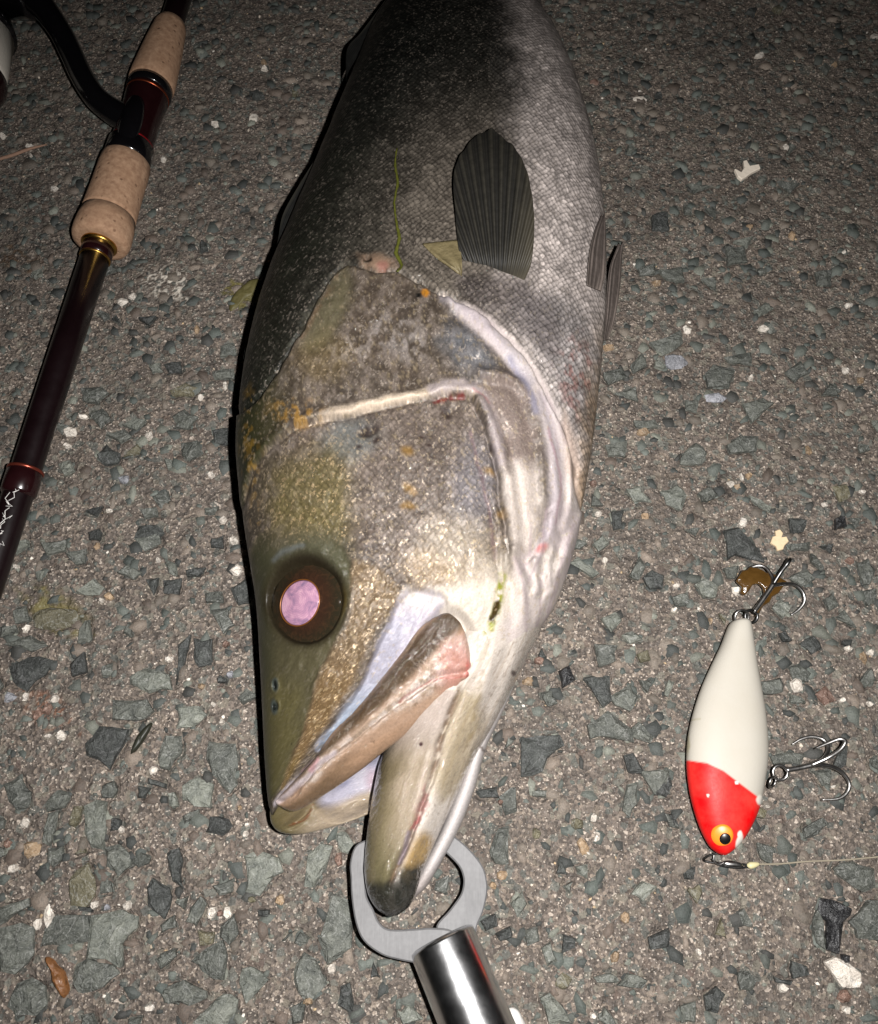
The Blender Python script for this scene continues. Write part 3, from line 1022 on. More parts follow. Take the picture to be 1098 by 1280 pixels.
        q = f.line([(356, 996), (410, 935), (460, 885), (505, 828), (545, 776)])
        h -= 0.0005 * np.exp(-((q - 7) / 3) ** 2)
    elif name == 'far_jaw':
        h -= 0.0100 * f.area([(400, 985), (445, 950), (480, 930), (520, 900), (540, 960), (500, 990), (455, 1008), (415, 1016)], 16)
        h -= 0.0025 * f.area([(360, 1030), (385, 1000), (400, 985), (405, 1000), (385, 1020), (368, 1035)], 6)
        h += 0.0012 * f.stroke([(362, 1031), (382, 1022), (392, 1005)], 4) * 0.6
        h += 0.0015 * f.stroke([(472, 930), (475, 960), (470, 990)], 5)
        h += (fbm(uv[:, 0] * 120, uv[:, 1] * 120, 3) - 0.5) * 0.001
    return h

def paint(name, x, y, uv):
    """base colour, (metallic, roughness, scales), gold flecks"""
    n = len(x)
    w1 = fbm(uv[:, 0] * 130, uv[:, 1] * 130, 4) - 0.5; w2 = fbm(uv[:, 0] * 130 + 31, uv[:, 1] * 130 + 77, 4) - 0.5
    n3 = fbm(uv[:, 0] * 420, uv[:, 1] * 420, 3); n4 = fbm(uv[:, 0] * 45 + 3, uv[:, 1] * 45, 3); n5 = fbm(uv[:, 0] * 900, uv[:, 1] * 900, 2)
    f = Field(x + w1 * 22, y + w2 * 22); g = Field(x + w1 * 7, y + w2 * 7)
    C = np.zeros((n, 3)); met = np.zeros(n); rgh = np.full(n, .42); scl = np.zeros(n); gold = np.zeros(n)
    KA = 0.40
    def lay(mask, rgb, m=None, r=None, s=None, gd=None):
        nonlocal C, met, rgh, scl, gold
        kk = KA * (1 + 0.17 * float(sm(np.array([np.mean(rgb)]), 175, 225)[0]))
        C = C * (1 - mask[:, None]) + lin(rgb, kk)[None, :] * mask[:, None]
        if m is not None: met = met * (1 - mask) + m * mask
        if r is not None: rgh = rgh * (1 - mask) + r * mask
        if s is not None: scl = scl * (1 - mask) + s * mask
        if gd is not None: gold = gold * (1 - mask) + gd * mask
    one = np.ones(n)
    if name == 'body':
        # trunk: dark back, grey-brown flank, pale belly; across the body from L to R
        t = np.interp(y, [0, 110, 205, 290, 365, 460, 560, 640], [487, 436, 398, 363, 331, 307, 298, 303])
        r_ = np.interp(y, [0, 110, 205, 290, 365, 460, 560, 640], [676, 723, 746, 756, 757, 751, 740, 729])
        s = (x - t) / (r_ - t) + w1 * 0.12
        lay(one, (70, 68, 58), .35, .42, 1)
        lay(sm(s, 0.12, 0.5), (136, 127, 112), .45, .40, 1)
        lay(sm(s, 0.60, 0.84), (238, 226, 212), .40, .42, 1)
        lay(1 - sm(s, 0.0, 0.20), (44, 46, 36), .2, .42, .7)
        lay((1 - sm(y, 60, 250)) * (1 - sm(s, .68, .92)) * .92, (40, 42, 37), .3, .4, 1)  # dark back, plus flash falloff towards the tail painted in
        lay(sm(s, 0.93, 1.0) * sm(y, 380, 480), (214, 184, 146), .35, .45, 1)
        lay(g.area([(640, 380), (700, 370), (745, 420), (735, 520), (715, 560), (690, 480)], 20) * .6, (150, 148, 146), .6, .32, 1)
        lay(g.area([(572, 345), (660, 352), (700, 400), (690, 450), (640, 410), (590, 380)], 12) * .7, (112, 104, 100), .5, .35, 1)
        # reddish flecks on the shoulder
        lay(f.spot(722, 470, 22, 50, 0, .6) * sm(n3, .55, .7) * .6, (176, 110, 96))
        # head cover
        H = g.area(GILL, 3)
        lay(H, (112, 100, 84), .25, .40, .4)
        lay(H * sm(n4, .45, .62) * .6, (86, 78, 66), .25, .4, .25)
        lay(H * sm(n3, .52, .68) * .65, (140, 128, 114), .35, .34, .25)
        lay(H * sm(n3, .46, .34) * .45, (70, 60, 52))
        lay(H * (1 - sm(x + w1 * 30, 322, 380)) * sm(-y, -1000, -620), (74, 72, 46), .15, .36, .2)
        lay(H * (1 - sm(x + w1 * 14, 306, 332)), (56, 58, 36), .1, .38, 0)
        op = [(395, 470), (425, 390), (470, 352), (520, 365), (590, 420), (650, 500), (600, 480), (520, 488), (430, 512), (385, 522)]
        lay(f.area(op, 14) * sm(n3, .40, .62) * .8, (134, 122, 108), .4, .34, .4)
        lay(f.spot(430 + 12, 440, 26, 14, 0, .6) * sm(n3, .42, .58) * .5, (182, 172, 158), .2, .34, .3)
        lay(f.spot(500, 425, 36, 22, .4, .6) * sm(n3, .45, .6) * .55, (172, 165, 156), .3, .34, .3)
        lay(f.spot(585, 440, 40, 24, .9, .6) * .5, (132, 140, 146), .4, .3, .2)
        lay(f.spot(440, 430, 40, 40, 0, .6) * sm(n5, .6, .75) * .7, (60, 50, 44))
        # olive smooth bone near the back
        lay(g.area([(432, 338), (441, 372), (425, 412), (400, 442), (378, 436), (392, 395)], 12) * .8, (122, 116, 86), .05, .36, 0)
        lay(g.stroke([(378, 425), (400, 388), (428, 345)], 5, 5) * .45 * sm(n3, .35, .6), (140, 108, 78), .2, .35, 0)
        lay(f.spot(470, 328, 24, 10, 0.15, .6) * .9, (176, 146, 118), 0, .35, 0)
        lay(g.spot(478, 333, 8, 5, 0.1, .6) * .8, (176, 122, 106), 0, .3, 0)
        lay(g.spot(459, 325, 5, 4, 0, .4), (20, 16, 14), 0, .3, 0)
        lay(g.spot(532, 373, 5, 4, 0, .4), (222, 150, 48), 0, .4, 0)
        lay(g.spot(523, 375, 4, 3, 0, .4), (22, 20, 18), 0, .4, 0)
        lay(H * sm(n5, .60, .72) * (1 - sm(x, 590, 640)) * .35, (60, 52, 46))
        # cheek
        ck = g.area(CHEEK, 4) * sm(-y, -760, -730)
        lay(ck * .55, (116, 103, 90), .3, .40, .55, .15)
        lay(ck * sm(n3, .45, .64) * .7, (154, 141, 126), .35, .36, .5, .2)
        lay(f.area([(420, 530), (590, 505), (620, 600), (600, 720), (520, 730), (440, 640)], 30) * .4, (146, 134, 122), .45, .3, .8, .1)
        lay(ck * sm(n4, .52, .68) * .5, (92, 80, 70), .2, .36, .4)
        lay(ck * sm(n5, .58, .7) * .4, (70, 60, 54))
        lay(f.spot(592, 610, 26, 60, 0.1, .6) * .55, (156, 154, 156), .4, .28, .6, .1)
        lay(f.spot(575, 690, 46, 40, .2, .6) * .6, (204, 190, 164), .35, .33, .15, .6)
        lay(f.spot(545, 715, 40, 22, .2, .6) * .5, (190, 164, 126), .4, .3, .15, .8)
        lay(f.spot(440, 550, 34, 26, -.2, .5) * .55, (138, 146, 140), .15, .3, .3)
        lay(f.area([(345, 590), (420, 560), (440, 640), (425, 680), (345, 660)], 22) * .75, (122, 112, 68), .3, .36, .5, .8)
        lay(f.area([(305, 500), (320, 500), (322, 640), (310, 650)], 8) * .7 * sm(n3, .5, .6), (150, 118, 48), .5, .3, .3, 1)
        lay(f.spot(370, 520, 26, 14, 0, .6) * .8 * sm(n3, .42, .56), (196, 150, 70), .4, .3, .3, 1)
        lay(f.spot(405, 430 + 20, 30, 30, 0, .6) * .3, (150, 130, 80), .4, .3, .2, .8)
        for bx, by, rx, ry in ((460, 535, 18, 6), (560, 514, 9, 7), (474, 548, 5, 5), (448, 560, 5, 4), (530, 548, 6, 4), (617, 562, 4, 5), (540, 560, 4, 3), (500, 590, 3, 3)):
            lay(f.spot(bx, by, rx, ry, -.25, .5) * .85, (52, 38, 34), 0, .4, 0)
        for bx, by in ((512, 567), (513, 612), (508, 634), (628, 643), (608, 590)):
            lay(f.spot(bx, by, 8, 6, .4, .7) * .7, (168, 128, 54), .1, .35, .3)
        # preopercle: cream edge, red line, grey-lavender corner
        lay(g.stroke(PREOP, 11, 5) * sm(x, 385, 430), (226, 208, 180), .1, .38, 0)
        lay(g.stroke([(540, 487), (572, 483), (594, 488), (606, 500), (618, 530), (628, 580)], 14, 8) * .9, (196, 184, 178), .1, .34, 0)
        lay(g.stroke([(543, 501), (562, 497), (578, 495)], 5, 4) * sm(n3, .25, .5), (128, 44, 40), 0, .35, 0)
        lay(g.stroke([(590, 490), (606, 500), (612, 506)], 3, 4) * .6, (196, 120, 112), 0, .35, 0)
        lay(g.stroke([(590, 540), (600, 590), (612, 640), (620, 700)], 4, 5) * .6, (140, 112, 112), .2, .35, 0)
        # grey-brown flap behind it
        lay(f.area([(600, 472), (640, 474), (664, 510), (672, 570), (668, 602), (640, 600), (630, 560), (618, 520)], 12) * .9, (150, 134, 122), .3, .36, .1)
        lay(f.area([(630, 590), (672, 590), (676, 660), (660, 710), (640, 700), (636, 640)], 12), (216, 204, 188), .1, .4, 0)
        # white gill membranes
        wm = [(548, 372), (585, 382), (630, 412), (672, 462), (700, 520), (716, 580), (727, 640), (760, 700), (760, 900), (600, 900), (640, 760), (646, 700), (682, 680), (686, 610), (676, 540), (652, 480), (608, 430)]
        lay(g.area(wm, 6), (226, 214, 202), 0.02, .42, 0)
        lay(g.stroke([(556, 380), (600, 408), (640, 448), (662, 482)], 12, 10) * .8, (198, 190, 188), .05, .36, 0)
        lay(g.stroke([(636, 452), (656, 486), (670, 520)], 7, 8) * .7, (150, 150, 172), .05, .34, 0)
        lay(g.stroke([(676, 500), (694, 570), (692, 640), (674, 700)], 14, 14) * .6, (208, 198, 200), 0, .36, 0)
        lay(g.stroke([(684, 540), (700, 600), (694, 660)], 3, 4) * .6, (196, 150, 156), 0, .36, 0)
        lay(g.area([(704, 510), (722, 560), (726, 620), (716, 616), (706, 570)], 6) * .8, (206, 182, 160), .1, .42, 0)
        lay(g.spot(677, 688, 8, 5, -.5, .5), (216, 74, 72), 0, .3, 0)
        # throat and lower cheek
        lay(g.area([(500, 745), (560, 735), (640, 720), (700, 690), (700, 900), (560, 900), (590, 830)], 10) * .96, (230, 220, 202), 0.0, .42, 0)
        lay(g.area([(560, 735), (610, 700), (640, 700), (640, 760), (600, 790), (570, 770)], 16) * .55, (232, 220, 196), .05, .4, 0, .15)
        lay(g.stroke([(642, 700), (656, 740), (654, 800), (640, 850)], 4, 6) * .5, (202, 182, 178), 0, .4, 0)
        for ln, wd in (([(678, 700), (676, 750), (664, 810), (644, 870)], 3), ([(700, 720), (690, 760), (672, 810)], 2.5), ([(660, 640), (664, 690), (650, 720)], 2.5), ([(716, 660), (700, 710), (684, 770), (664, 830)], 3),
                       ([(668, 480), (692, 540), (704, 600), (700, 650)], 2.5), ([(600, 392), (646, 432), (684, 492), (706, 560)], 3), ([(682, 640), (676, 690), (660, 730)], 3)):
            lay(g.stroke(ln, wd, 4) * .55 * sm(n4, .3, .6), (176, 156, 156), 0, .4, 0)  # pinkish-grey crease shade painted along the folds
        lay(sm(n4, .5, .65) * g.area(wm, 10) * .35, (206, 190, 190), 0, .4, 0)
        # green slime smear
        lay(f.stroke([(628, 722), (624, 745), (618, 770), (612, 790)], 9, 7) * sm(n3, .3, .5), (168, 172, 62), 0, .25, 0)
        lay(f.stroke([(621, 757), (618, 768), (615, 778)], 8, 5), (70, 56, 22), 0, .15, 0)
        lay(g.stroke([(612, 790), (604, 830), (594, 870)], 8, 10) * .35 * sm(n3, .4, .6), (170, 150, 110))
        # olive snout and brow
        sn = g.area(ORBIT, 5) * sm(y, 640, 700)
        lay(sn, (92, 87, 62), .05, .34, 0, 0)
        lay(sn * (1 - sm(x, 326, 352)) * .7, (66, 68, 46), .05, .34, 0)
        lay(g.spot(392, 700, 50, 34, 0, .5) * .5, (92, 96, 74), .05, .32, 0)
        lay(g.stroke([(343, 700), (356, 688), (378, 682)], 7, 8) * .6, (128, 134, 130), 0, .3, 0)
        lay(g.spot(421, 752, 9, 18, 0, .6) * .8, (178, 146, 40), .3, .3, 0, .4)
        lay(sn * f.area([(330, 860), (372, 860), (368, 940), (345, 985), (330, 980)], 14) * .4, (112, 104, 58), .05, .34, 0)
        # bronze band between eye and mouth
        bz = g.area([(442, 700), (500, 735), (470, 790), (440, 850), (400, 915), (366, 962), (352, 985), (374, 930), (388, 885), (398, 845), (416, 810), (438, 770)], 5)
        lay(bz, (132, 112, 84), .4, .33, .35, .3)
        lay(bz * sm(y, 800, 870), (128, 104, 70), .4, .32, .1, .9)
        lay(bz * sm(y, 930, 960) * .7, (128, 108, 60), .2, .3, 0, .5)
        for by in (857, 882):
            lay(g.spot(343, by, 5, 8, 0, .4), (84, 92, 84), 0, .22, 0)
            lay(g.spot(343, by, 2.5, 5, 0, .4), (30, 34, 30), 0, .22, 0)
        # pale membrane above the maxilla
        mm = g.area(MEMB, 4) * (1 - (1 - sm(y, 738, 772)) * sm(n3, .35, .6) * .8)
        lay(mm, (186, 184, 192), 0, .30, 0)
        lay(mm * sm(n4, .45, .62) * .4, (214, 206, 208), 0, .3, 0)
        lay(mm * sm(y, 830, 900) * .8, (164, 180, 192), 0, .3, 0)
        lay(mm * (1 - sm(y, 735, 775)) * .6, (222, 212, 200), 0, .35, 0)
        lay(mm * g.stroke([(470, 870), (520, 795), (548, 755)], 9, 8) * .6, (226, 216, 218), 0, .3, 0)
        lay(g.stroke([(345, 1004), (362, 985), (390, 958), (412, 938)], 8, 6) * .85, (206, 196, 196), 0, .3, 0)
        lay(g.stroke([(378, 966), (392, 955)], 6, 5) * .6, (214, 160, 160), 0, .3, 0)
        lay(sm(n5, .68, .78) * H * (1 - sn) * .35, (210, 190, 150), .4, .3)
        lay(g.spot(*EYE_C, 52, 60, 0, .15), (52, 46, 32), 0, .25, 0, 0)
    elif name == 'jaw':
        lay(one, (230, 220, 202), 0, .42, 0)
        lip = [(575, 865), (553, 920), (538, 975), (520, 1030), (502, 1072), (487, 1110)]
        inner = sm(-g.poly([(400, 840)] + lip + [(478, 1160), (400, 1160)], False), -2, 3)
        lay(inner, (190, 174, 146), 0, .3, 0)
        st_ = fbm(uv[:, 0] * 60, uv[:, 1] * 700, 3)
        lay(inner * (1 - sm(x + w1 * 20, 470, 510)) * .8, (142, 130, 88), 0, .3, 0)
        lay(inner * sm(y, 1010, 1110) * .8, (124, 118, 84), 0, .3, 0)
        lay(inner * sm(st_, .5, .62) * .35, (150, 136, 104), 0, .3, 0)
        lay(inner * sm(fbm(uv[:, 0] * 90 + 7, uv[:, 1] * 90, 3), .55, .7) * .4, (120, 108, 76), 0, .3, 0)
        lay((1 - inner) * sm(st_, .52, .64) * .3, (190, 170, 140), 0, .4, 0)
        lay(inner * (1 - sm(y, 900, 960)) * .7, (214, 200, 186), 0, .28, 0)
        lay(inner * g.stroke([(556, 915), (540, 965), (524, 1010)], 12, 12) * .6, (226, 212, 190), 0, .3, 0)
        outer = 1 - inner
        lay(outer * f.area([(575, 865), (604, 880), (590, 960), (560, 1000), (540, 985), (553, 920)], 14) * .65, (176, 156, 104), 0, .42, 0)
        lay(outer * g.stroke([(598, 870), (592, 900), (585, 940)], 6, 8) * .5 * sm(n3, .4, .6), (150, 128, 78))
        lay(outer * g.area([(515, 1050), (530, 1040), (545, 1060), (525, 1095), (502, 1096), (506, 1072)], 8) * .85, (190, 152, 74), 0, .4, 0)
        lay(g.stroke(lip, 7, 5) * sm(n3, .3, .6) * .8, (134, 108, 84), 0, .3, 0)
        lay(f.stroke([(536, 985), (526, 1010), (518, 1030)], 8, 9) * .5 * sm(n3, .35, .6), (198, 130, 126), 0, .25, 0)
        lay(f.stroke([(522, 1018), (519, 1032)], 5, 5) * .4, (206, 70, 80), 0, .25, 0)
        lay(g.stroke([(512, 1040), (505, 1062), (498, 1080)], 5, 4) * .8, (160, 146, 150), 0, .25, 0)
        chin = g.area([(440, 1108), (490, 1104), (500, 1088), (520, 1080), (536, 1082), (545, 1110), (520, 1160), (450, 1160)], 8)
        lay(chin * (.8 + .2 * sm(n3, .4, .6)), (58, 58, 50), 0, .36, 0)
        lay(chin * f.spot(512, 1096, 9, 7, 0, .7) * .5, (130, 116, 86))
        lay(outer * (1 - chin) * sm(n5, .66, .74) * .35, (150, 132, 110))
        lay(g.stroke([(606, 935), (590, 985), (570, 1030), (540, 1085)], 4, 5) * .5, (160, 130, 132))
        lay(g.stroke([(584, 970), (578, 986)], 3, 4) * .8, (196, 90, 90))
        lay(f.stroke([(628, 722), (624, 745), (618, 770), (612, 790)], 9, 7) * sm(n3, .3, .5), (168, 172, 62), 0, .25, 0)
        lay(f.stroke([(621, 757), (618, 768), (615, 778)], 8, 5), (70, 56, 22), 0, .15, 0)
        lay(g.stroke([(612, 790), (604, 830), (594, 870)], 10, 12) * .5 * sm(n3, .4, .6), (176, 158, 122))
        lay(g.area([(440, 1112), (490, 1108), (506, 1096), (530, 1094), (545, 1110), (520, 1160), (450, 1160)], 8) * .8, (56, 56, 48), 0, .36, 0)
        for bx, by in ((526, 931), (642, 842)): lay(g.spot(bx, by, 3, 3, 0, .5), (70, 40, 40))
    elif name == 'strip':
        lay(one, (232, 226, 216), 0, .38, 0)
        lay(g.stroke([(598, 930), (606, 938), (612, 934)], 3, 2) * .8, (110, 96, 84))
        lay(sm(y, 1070, 1110) * .5, (170, 150, 136))
    elif name == 'far_jaw':
        lay(one, (198, 180, 150), 0, .32, 0)
        lay(1 - sm(x + w1 * 16, 352, 400), (120, 110, 72), 0, .34, 0)
        lay(g.area([(350, 1012), (380, 985), (410, 975), (400, 1005), (380, 1028), (356, 1036)], 10) * .7, (138, 122, 84), 0, .34, 0)
        pl = g.area([(396, 995), (420, 960), (480, 920), (530, 890), (545, 950), (500, 985), (460, 985), (410, 1005)], 8)
        lay(pl, (202, 200, 210), 0, .28, 0)
        lay(pl * f.spot(430, 962, 40, 12, -.5, .6) * .7, (166, 168, 196), 0, .28, 0)
        lay(pl * f.spot(452, 970, 16, 12, 0, .6) * .6, (226, 222, 224), 0, .28, 0)
        lay(g.stroke([(362, 1031), (380, 1023), (390, 1006), (392, 990)], 3, 3) * .8 * sm(n5, .3, .5), (130, 72, 36), 0, .3, 0)
        lay(g.stroke([(475, 926), (477, 955), (472, 990)], 5, 4) * .85, (110, 84, 86), 0, .28, 0)
        lay(g.spot(468, 972, 12, 14, 0, .6) * .5, (206, 160, 168), 0, .28, 0)
    elif name == 'maxilla':
        lay(one, (196, 164, 134), 0, .28, 0)
        # upper brown band, silver middle, pink end, flesh lower lip
        up_ = [(350, 998), (400, 950), (450, 906), (500, 862), (540, 820), (560, 800), (590, 770), (560, 755), (500, 820), (450, 880), (400, 935)]
        lay(g.area(up_, 7), (96, 78, 56), .1, .34, .1)
        lay(g.stroke([(440, 905), (490, 850), (535, 785)], 6, 6) * .7, (84, 64, 42), .05, .34, 0)
        sil = g.area([(380, 970), (430, 930), (480, 890), (530, 845), (572, 800), (584, 815), (560, 850), (500, 885), (440, 925), (390, 975)], 10)
        lay(sil, (206, 190, 168), .3, .30, .1, .2)
        lay(sil * sm(n3, .46, .34) * .6, (140, 116, 90), .1, .3, .1)
        lay(sil * sm(n3, .46, .6) * .8, (240, 230, 216), .5, .26, .1, .2)
        lay(g.stroke([(352, 1003), (400, 960), (450, 920), (500, 884), (545, 852)], 3, 3) * .6 * sm(n3, .3, .5), (126, 96, 70), 0, .3, 0)
        lay(f.spot(572, 832, 22, 34, .5, .6) * .85, (208, 150, 132), 0, .26, 0)
        lay(f.spot(588, 838, 6, 14, 0, .6) * .7, (214, 112, 100), 0, .26, 0)
        lo = g.area([(350, 1010), (376, 995), (410, 965), (460, 930), (510, 902), (560, 872), (590, 858), (580, 890), (500, 930), (420, 985), (360, 1020)], 6)
        lay(lo * .8, (192, 156, 122), 0, .26, 0)
        lay(lo * (1 - sm(x, 400, 470)) * .85, (120, 98, 72), 0, .28, 0)
        lay(g.stroke([(348, 1003), (370, 982), (400, 955), (420, 940)], 6, 5) * .8, (206, 194, 192), 0, .28, 0)
        lay(g.stroke([(388, 962), (398, 950)], 6, 5) * .7, (216, 164, 164), 0, .28, 0)
        lay(g.spot(585, 858, 8, 8, .6, .4), (78, 66, 48), 0, .3, 0)
        lay(g.stroke([(500, 878), (540, 852), (585, 846)], 2.5, 3) * .6, (190, 104, 92), 0, .26, 0)
    C = C * np.array([1.0, 0.985, 1.06])
    return np.clip(C, 0, 1), np.column_stack([met, rgh, scl]), gold

fish_pos = np.array([P(520, 640, 0)[0], P(520, 640, 0)[1], 0.0])
fish = empty('fish', fish_pos, 'large silver-grey fish lying on its side with its mouth open', 'fish')
allV, allQ, allT, allC, allP, allU, allG, off = [], [], [], [], [], [], [], 0
SURF = {}
RAW = {}
for name, (V, Q, T, uv, top) in FP.items():
    x, y = proj(V); V2 = V.copy(); V2[:, 2] += np.where(top, relief(name, x, y, uv), 0)
    RAW[name] = (V2, x, y)
# let cheek and lower jaw run smoothly into each other at the throat
def zgrid(V, cell=.0008):
    lo = V[:, :2].min(0); ij = np.floor((V[:, :2] - lo) / cell).astype(int); sh = ij.max(0) + 2
    s_ = np.zeros(sh); c_ = np.zeros(sh); np.add.at(s_, (ij[:, 0], ij[:, 1]), V[:, 2]); np.add.at(c_, (ij[:, 0], ij[:, 1]), 1)
    z_ = np.where(c_ > 0, s_ / np.maximum(c_, 1), np.nan)
    def look(Q):
        f_ = (Q[:, :2] - lo) / cell - .5; i_ = np.floor(f_).astype(int); t_ = f_ - i_
        ok = (i_[:, 0] >= 0) & (i_[:, 1] >= 0) & (i_[:, 0] < sh[0] - 1) & (i_[:, 1] < sh[1] - 1)
        i_ = np.clip(i_, 0, sh - 2)
        a_, b_, c2, d_ = z_[i_[:, 0], i_[:, 1]], z_[i_[:, 0] + 1, i_[:, 1]], z_[i_[:, 0], i_[:, 1] + 1], z_[i_[:, 0] + 1, i_[:, 1] + 1]
        v_ = (a_ * (1 - t_[:, 0]) + b_ * t_[:, 0]) * (1 - t_[:, 1]) + (c2 * (1 - t_[:, 0]) + d_ * t_[:, 0]) * t_[:, 1]
        return np.where(ok, v_, np.nan)
    return look
def smax(a_, b_, k_=.0045):
    h_ = np.clip(.5 + .5 * (a_ - b_) / k_, 0, 1); return b_ * (1 - h_) + a_ * h_ + k_ * h_ * (1 - h_)
look = {n_: zgrid(RAW[n_][0][FP[n_][4]]) for n_ in ('body', 'jaw')}
for n_, o_, dz_ in (('body', 'jaw', 0.0), ('jaw', 'body', -.00018)):
    V2, x, y = RAW[n_]
    w_ = sm(x, 585, 612) * sm(y, 650, 690) * (1 - sm(y, 900, 940)) * FP[n_][4]
    zo = look[o_](V2)
    good = np.isfinite(zo) & (w_ > 0)
    z2 = V2[:, 2].copy(); z2[good] = smax(V2[good, 2], zo[good]) + dz_
    RAW[n_] = (np.column_stack([V2[:, :2], V2[:, 2] * (1 - w_) + z2 * w_]), x, y)
for name, (V, Q, T, uv, top) in FP.items():
    x, y = proj(V)
    vis = top.copy()
    edge = np.ones(len(V))
    V2 = RAW[name][0]
    c, p, gd = paint(name, x, y, uv)
    SURF[name] = (V2[top], x[top], y[top])
    allV.append(V2); allQ.append(Q + off); allT.append(T + off); allC.append(c); allP.append(p); allU.append(uv + np.array([0, 0, 0.1 * len(allU)])); allG.append(gd)
    off += len(V)
me = quadmesh('body', np.vstack(allV), np.vstack(allQ), np.vstack(allT))
set_col(me, 'Col', np.vstack(allC)); set_col(me, 'Prm', np.vstack(allP)); set_vec(me, 'fuv', np.vstack(allU))
wetv = np.concatenate([np.full(len(v_), 1.0 if n_ in ('jaw', 'maxilla', 'far_jaw') else 0.0) for n_, v_ in zip(FP, allV)])
a = me.attributes.new('wet', 'FLOAT', 'POINT'); a.data.foreach_set('value', wetv.astype(np.float32))
a = me.attributes.new('gold', 'FLOAT', 'POINT'); a.data.foreach_set('value', np.concatenate(allG).astype(np.float32))

m = NT('fish_skin')
col = m.add('Attribute', attribute_name='Col').outputs['Color']
prm = m.add('SeparateColor'); m.lk(m.add('Attribute', attribute_name='Prm').outputs['Color'], prm.inputs[0])
fuv = m.add('Attribute', attribute_name='fuv').outputs['Vector']
gold = m.add('Attribute', attribute_name='gold').outputs['Fac']
met, rgh, scl = prm.outputs[0], prm.outputs[1], prm.outputs[2]
mp = m.add('Mapping'); mp.inputs['Rotation'].default_value = (0, 0, R(45)); m.lk(fuv, mp.inputs['Vector'])
wv = m.noise(70, 2, 0.5, fuv)
vw = m.add('VectorMath', operation='MULTIPLY_ADD'); m.lk(wv.outputs['Color'], vw.inputs[0]); vw.inputs[1].default_value = (0.0052,) * 3; m.lk(mp.outputs[0], vw.inputs[2])
vo = m.voro(540, vw.outputs[0], 0.27)
sub = m.add('VectorMath', operation='SUBTRACT'); m.lk(vw.outputs[0], sub.inputs[0]); m.lk(vo.outputs['Position'], sub.inputs[1])
dotn = m.add('VectorMath', operation='DOT_PRODUCT'); m.lk(sub.outputs[0], dotn.inputs[0]); dotn.inputs[1].default_value = (-0.7071 * 540, -0.7071 * 540, 0)
hsc = m.math('SUBTRACT', m.math('MULTIPLY', dotn.outputs['Value'], 0.8), m.math('MULTIPLY', m.math('POWER', vo.outputs['Distance'], 2.0), 1.2))
hsc = m.math('MULTIPLY', hsc, scl)
vc = m.add('SeparateColor'); m.lk(vo.outputs['Color'], vc.inputs[0])
edge = m.ramp(vo.outputs['Distance'], [(0.22, 1.2), (0.46, 0.95), (0.66, 0.5)])
e1 = m.mix(scl, (1, 1, 1), edge)
rnd = m.ramp(vc.outputs[0], [(0.0, 0.66), (0.6, 0.98), (0.88, 1.22), (1.0, 1.75)])  # random tone per scale, the brightest ones painted as glints
e2 = m.mix(m.math('MULTIPLY', scl, 0.8), (1, 1, 1), rnd)
nf = m.noise(1100, 2, 0.65, fuv); nm = m.noise(330, 3, 0.6, fuv, 0.6)
c = m.mix(1.0, col, e1, 'MULTIPLY'); c = m.mix(1.0, c, e2, 'MULTIPLY')
rgf = m.math('MULTIPLY', met, 3.2, True)
c = m.mix(1.0, c, m.mix(rgf, m.ramp(nf.outputs[0], [(0.25, 0.84), (0.5, 1.0), (0.75, 1.14)]), m.ramp(nf.outputs[0], [(0.28, 0.74), (0.5, 1.0), (0.66, 1.22), (0.75, 1.45)])), 'MULTIPLY')
# bright metallic flecks
vf = m.voro(1300, fuv, 1.0); vfs = m.add('SeparateColor'); m.lk(vf.outputs['Color'], vfs.inputs[0])
fl = m.math('MULTIPLY', m.ramp(vfs.outputs[0], [(0.76, 0), (0.82, 1)]), m.ramp(nm.outputs[0], [(0.45, 0), (0.6, 1)]))
flg = m.math('MULTIPLY', fl, gold, True)
c = m.mix(m.math('MULTIPLY', flg, 0.45), c, lin((205, 168, 100)))
c = m.mix(m.math('MULTIPLY', m.math('MULTIPLY', fl, met), 0.5), c, lin((215, 200, 185)))
flm = m.math('MULTIPLY', fl, m.math('MAXIMUM', met, gold), True)
hs = m.math('ADD', m.math('MULTIPLY', nf.outputs[0], 0.45), m.math('MULTIPLY', nm.outputs[0], 0.3))
b = m.bump(hsc, 0.6, 0.0005)
b = m.bump(hs, 0.5, 0.0005, b)
m.set(Base_Color=c, Metallic=m.math('ADD', m.math('MULTIPLY', met, 0.12), m.math('MULTIPLY', flm, 0.9), True), Roughness=m.math('ADD', m.math('ADD', rgh, 0.08), m.math('MULTIPLY', m.math('SUBTRACT', nf.outputs[0], 0.5), 0.35)), Normal=b)
wet = m.add('Attribute', attribute_name='wet').outputs['Fac']
nw = m.noise(420, 2, 0.5, fuv, 0.4)
m.lk(m.bump(m.math('ADD', m.math('MULTIPLY', nf.outputs[0], 0.5), m.math('MULTIPLY', nw.outputs[0], 1.6)), 0.9, 0.0010), m.b.inputs['Coat Normal'])
m.lk(m.math('ADD', m.math('MULTIPLY', wet, 0.75), 0.18), m.b.inputs['Coat Weight'])
m.b.inputs['Coat Roughness'].default_value = 0.06
m.b.inputs['Specular IOR Level'].default_value = 0.12
m.b.inputs['Subsurface Weight'].default_value = 0.0
body = link('body', me, m.m, fish)

def on(name, px, py):
    V, x, y = SURF[name]
    i = np.argmin((x - px) ** 2 + (y - py) ** 2)
    return V[i].copy()

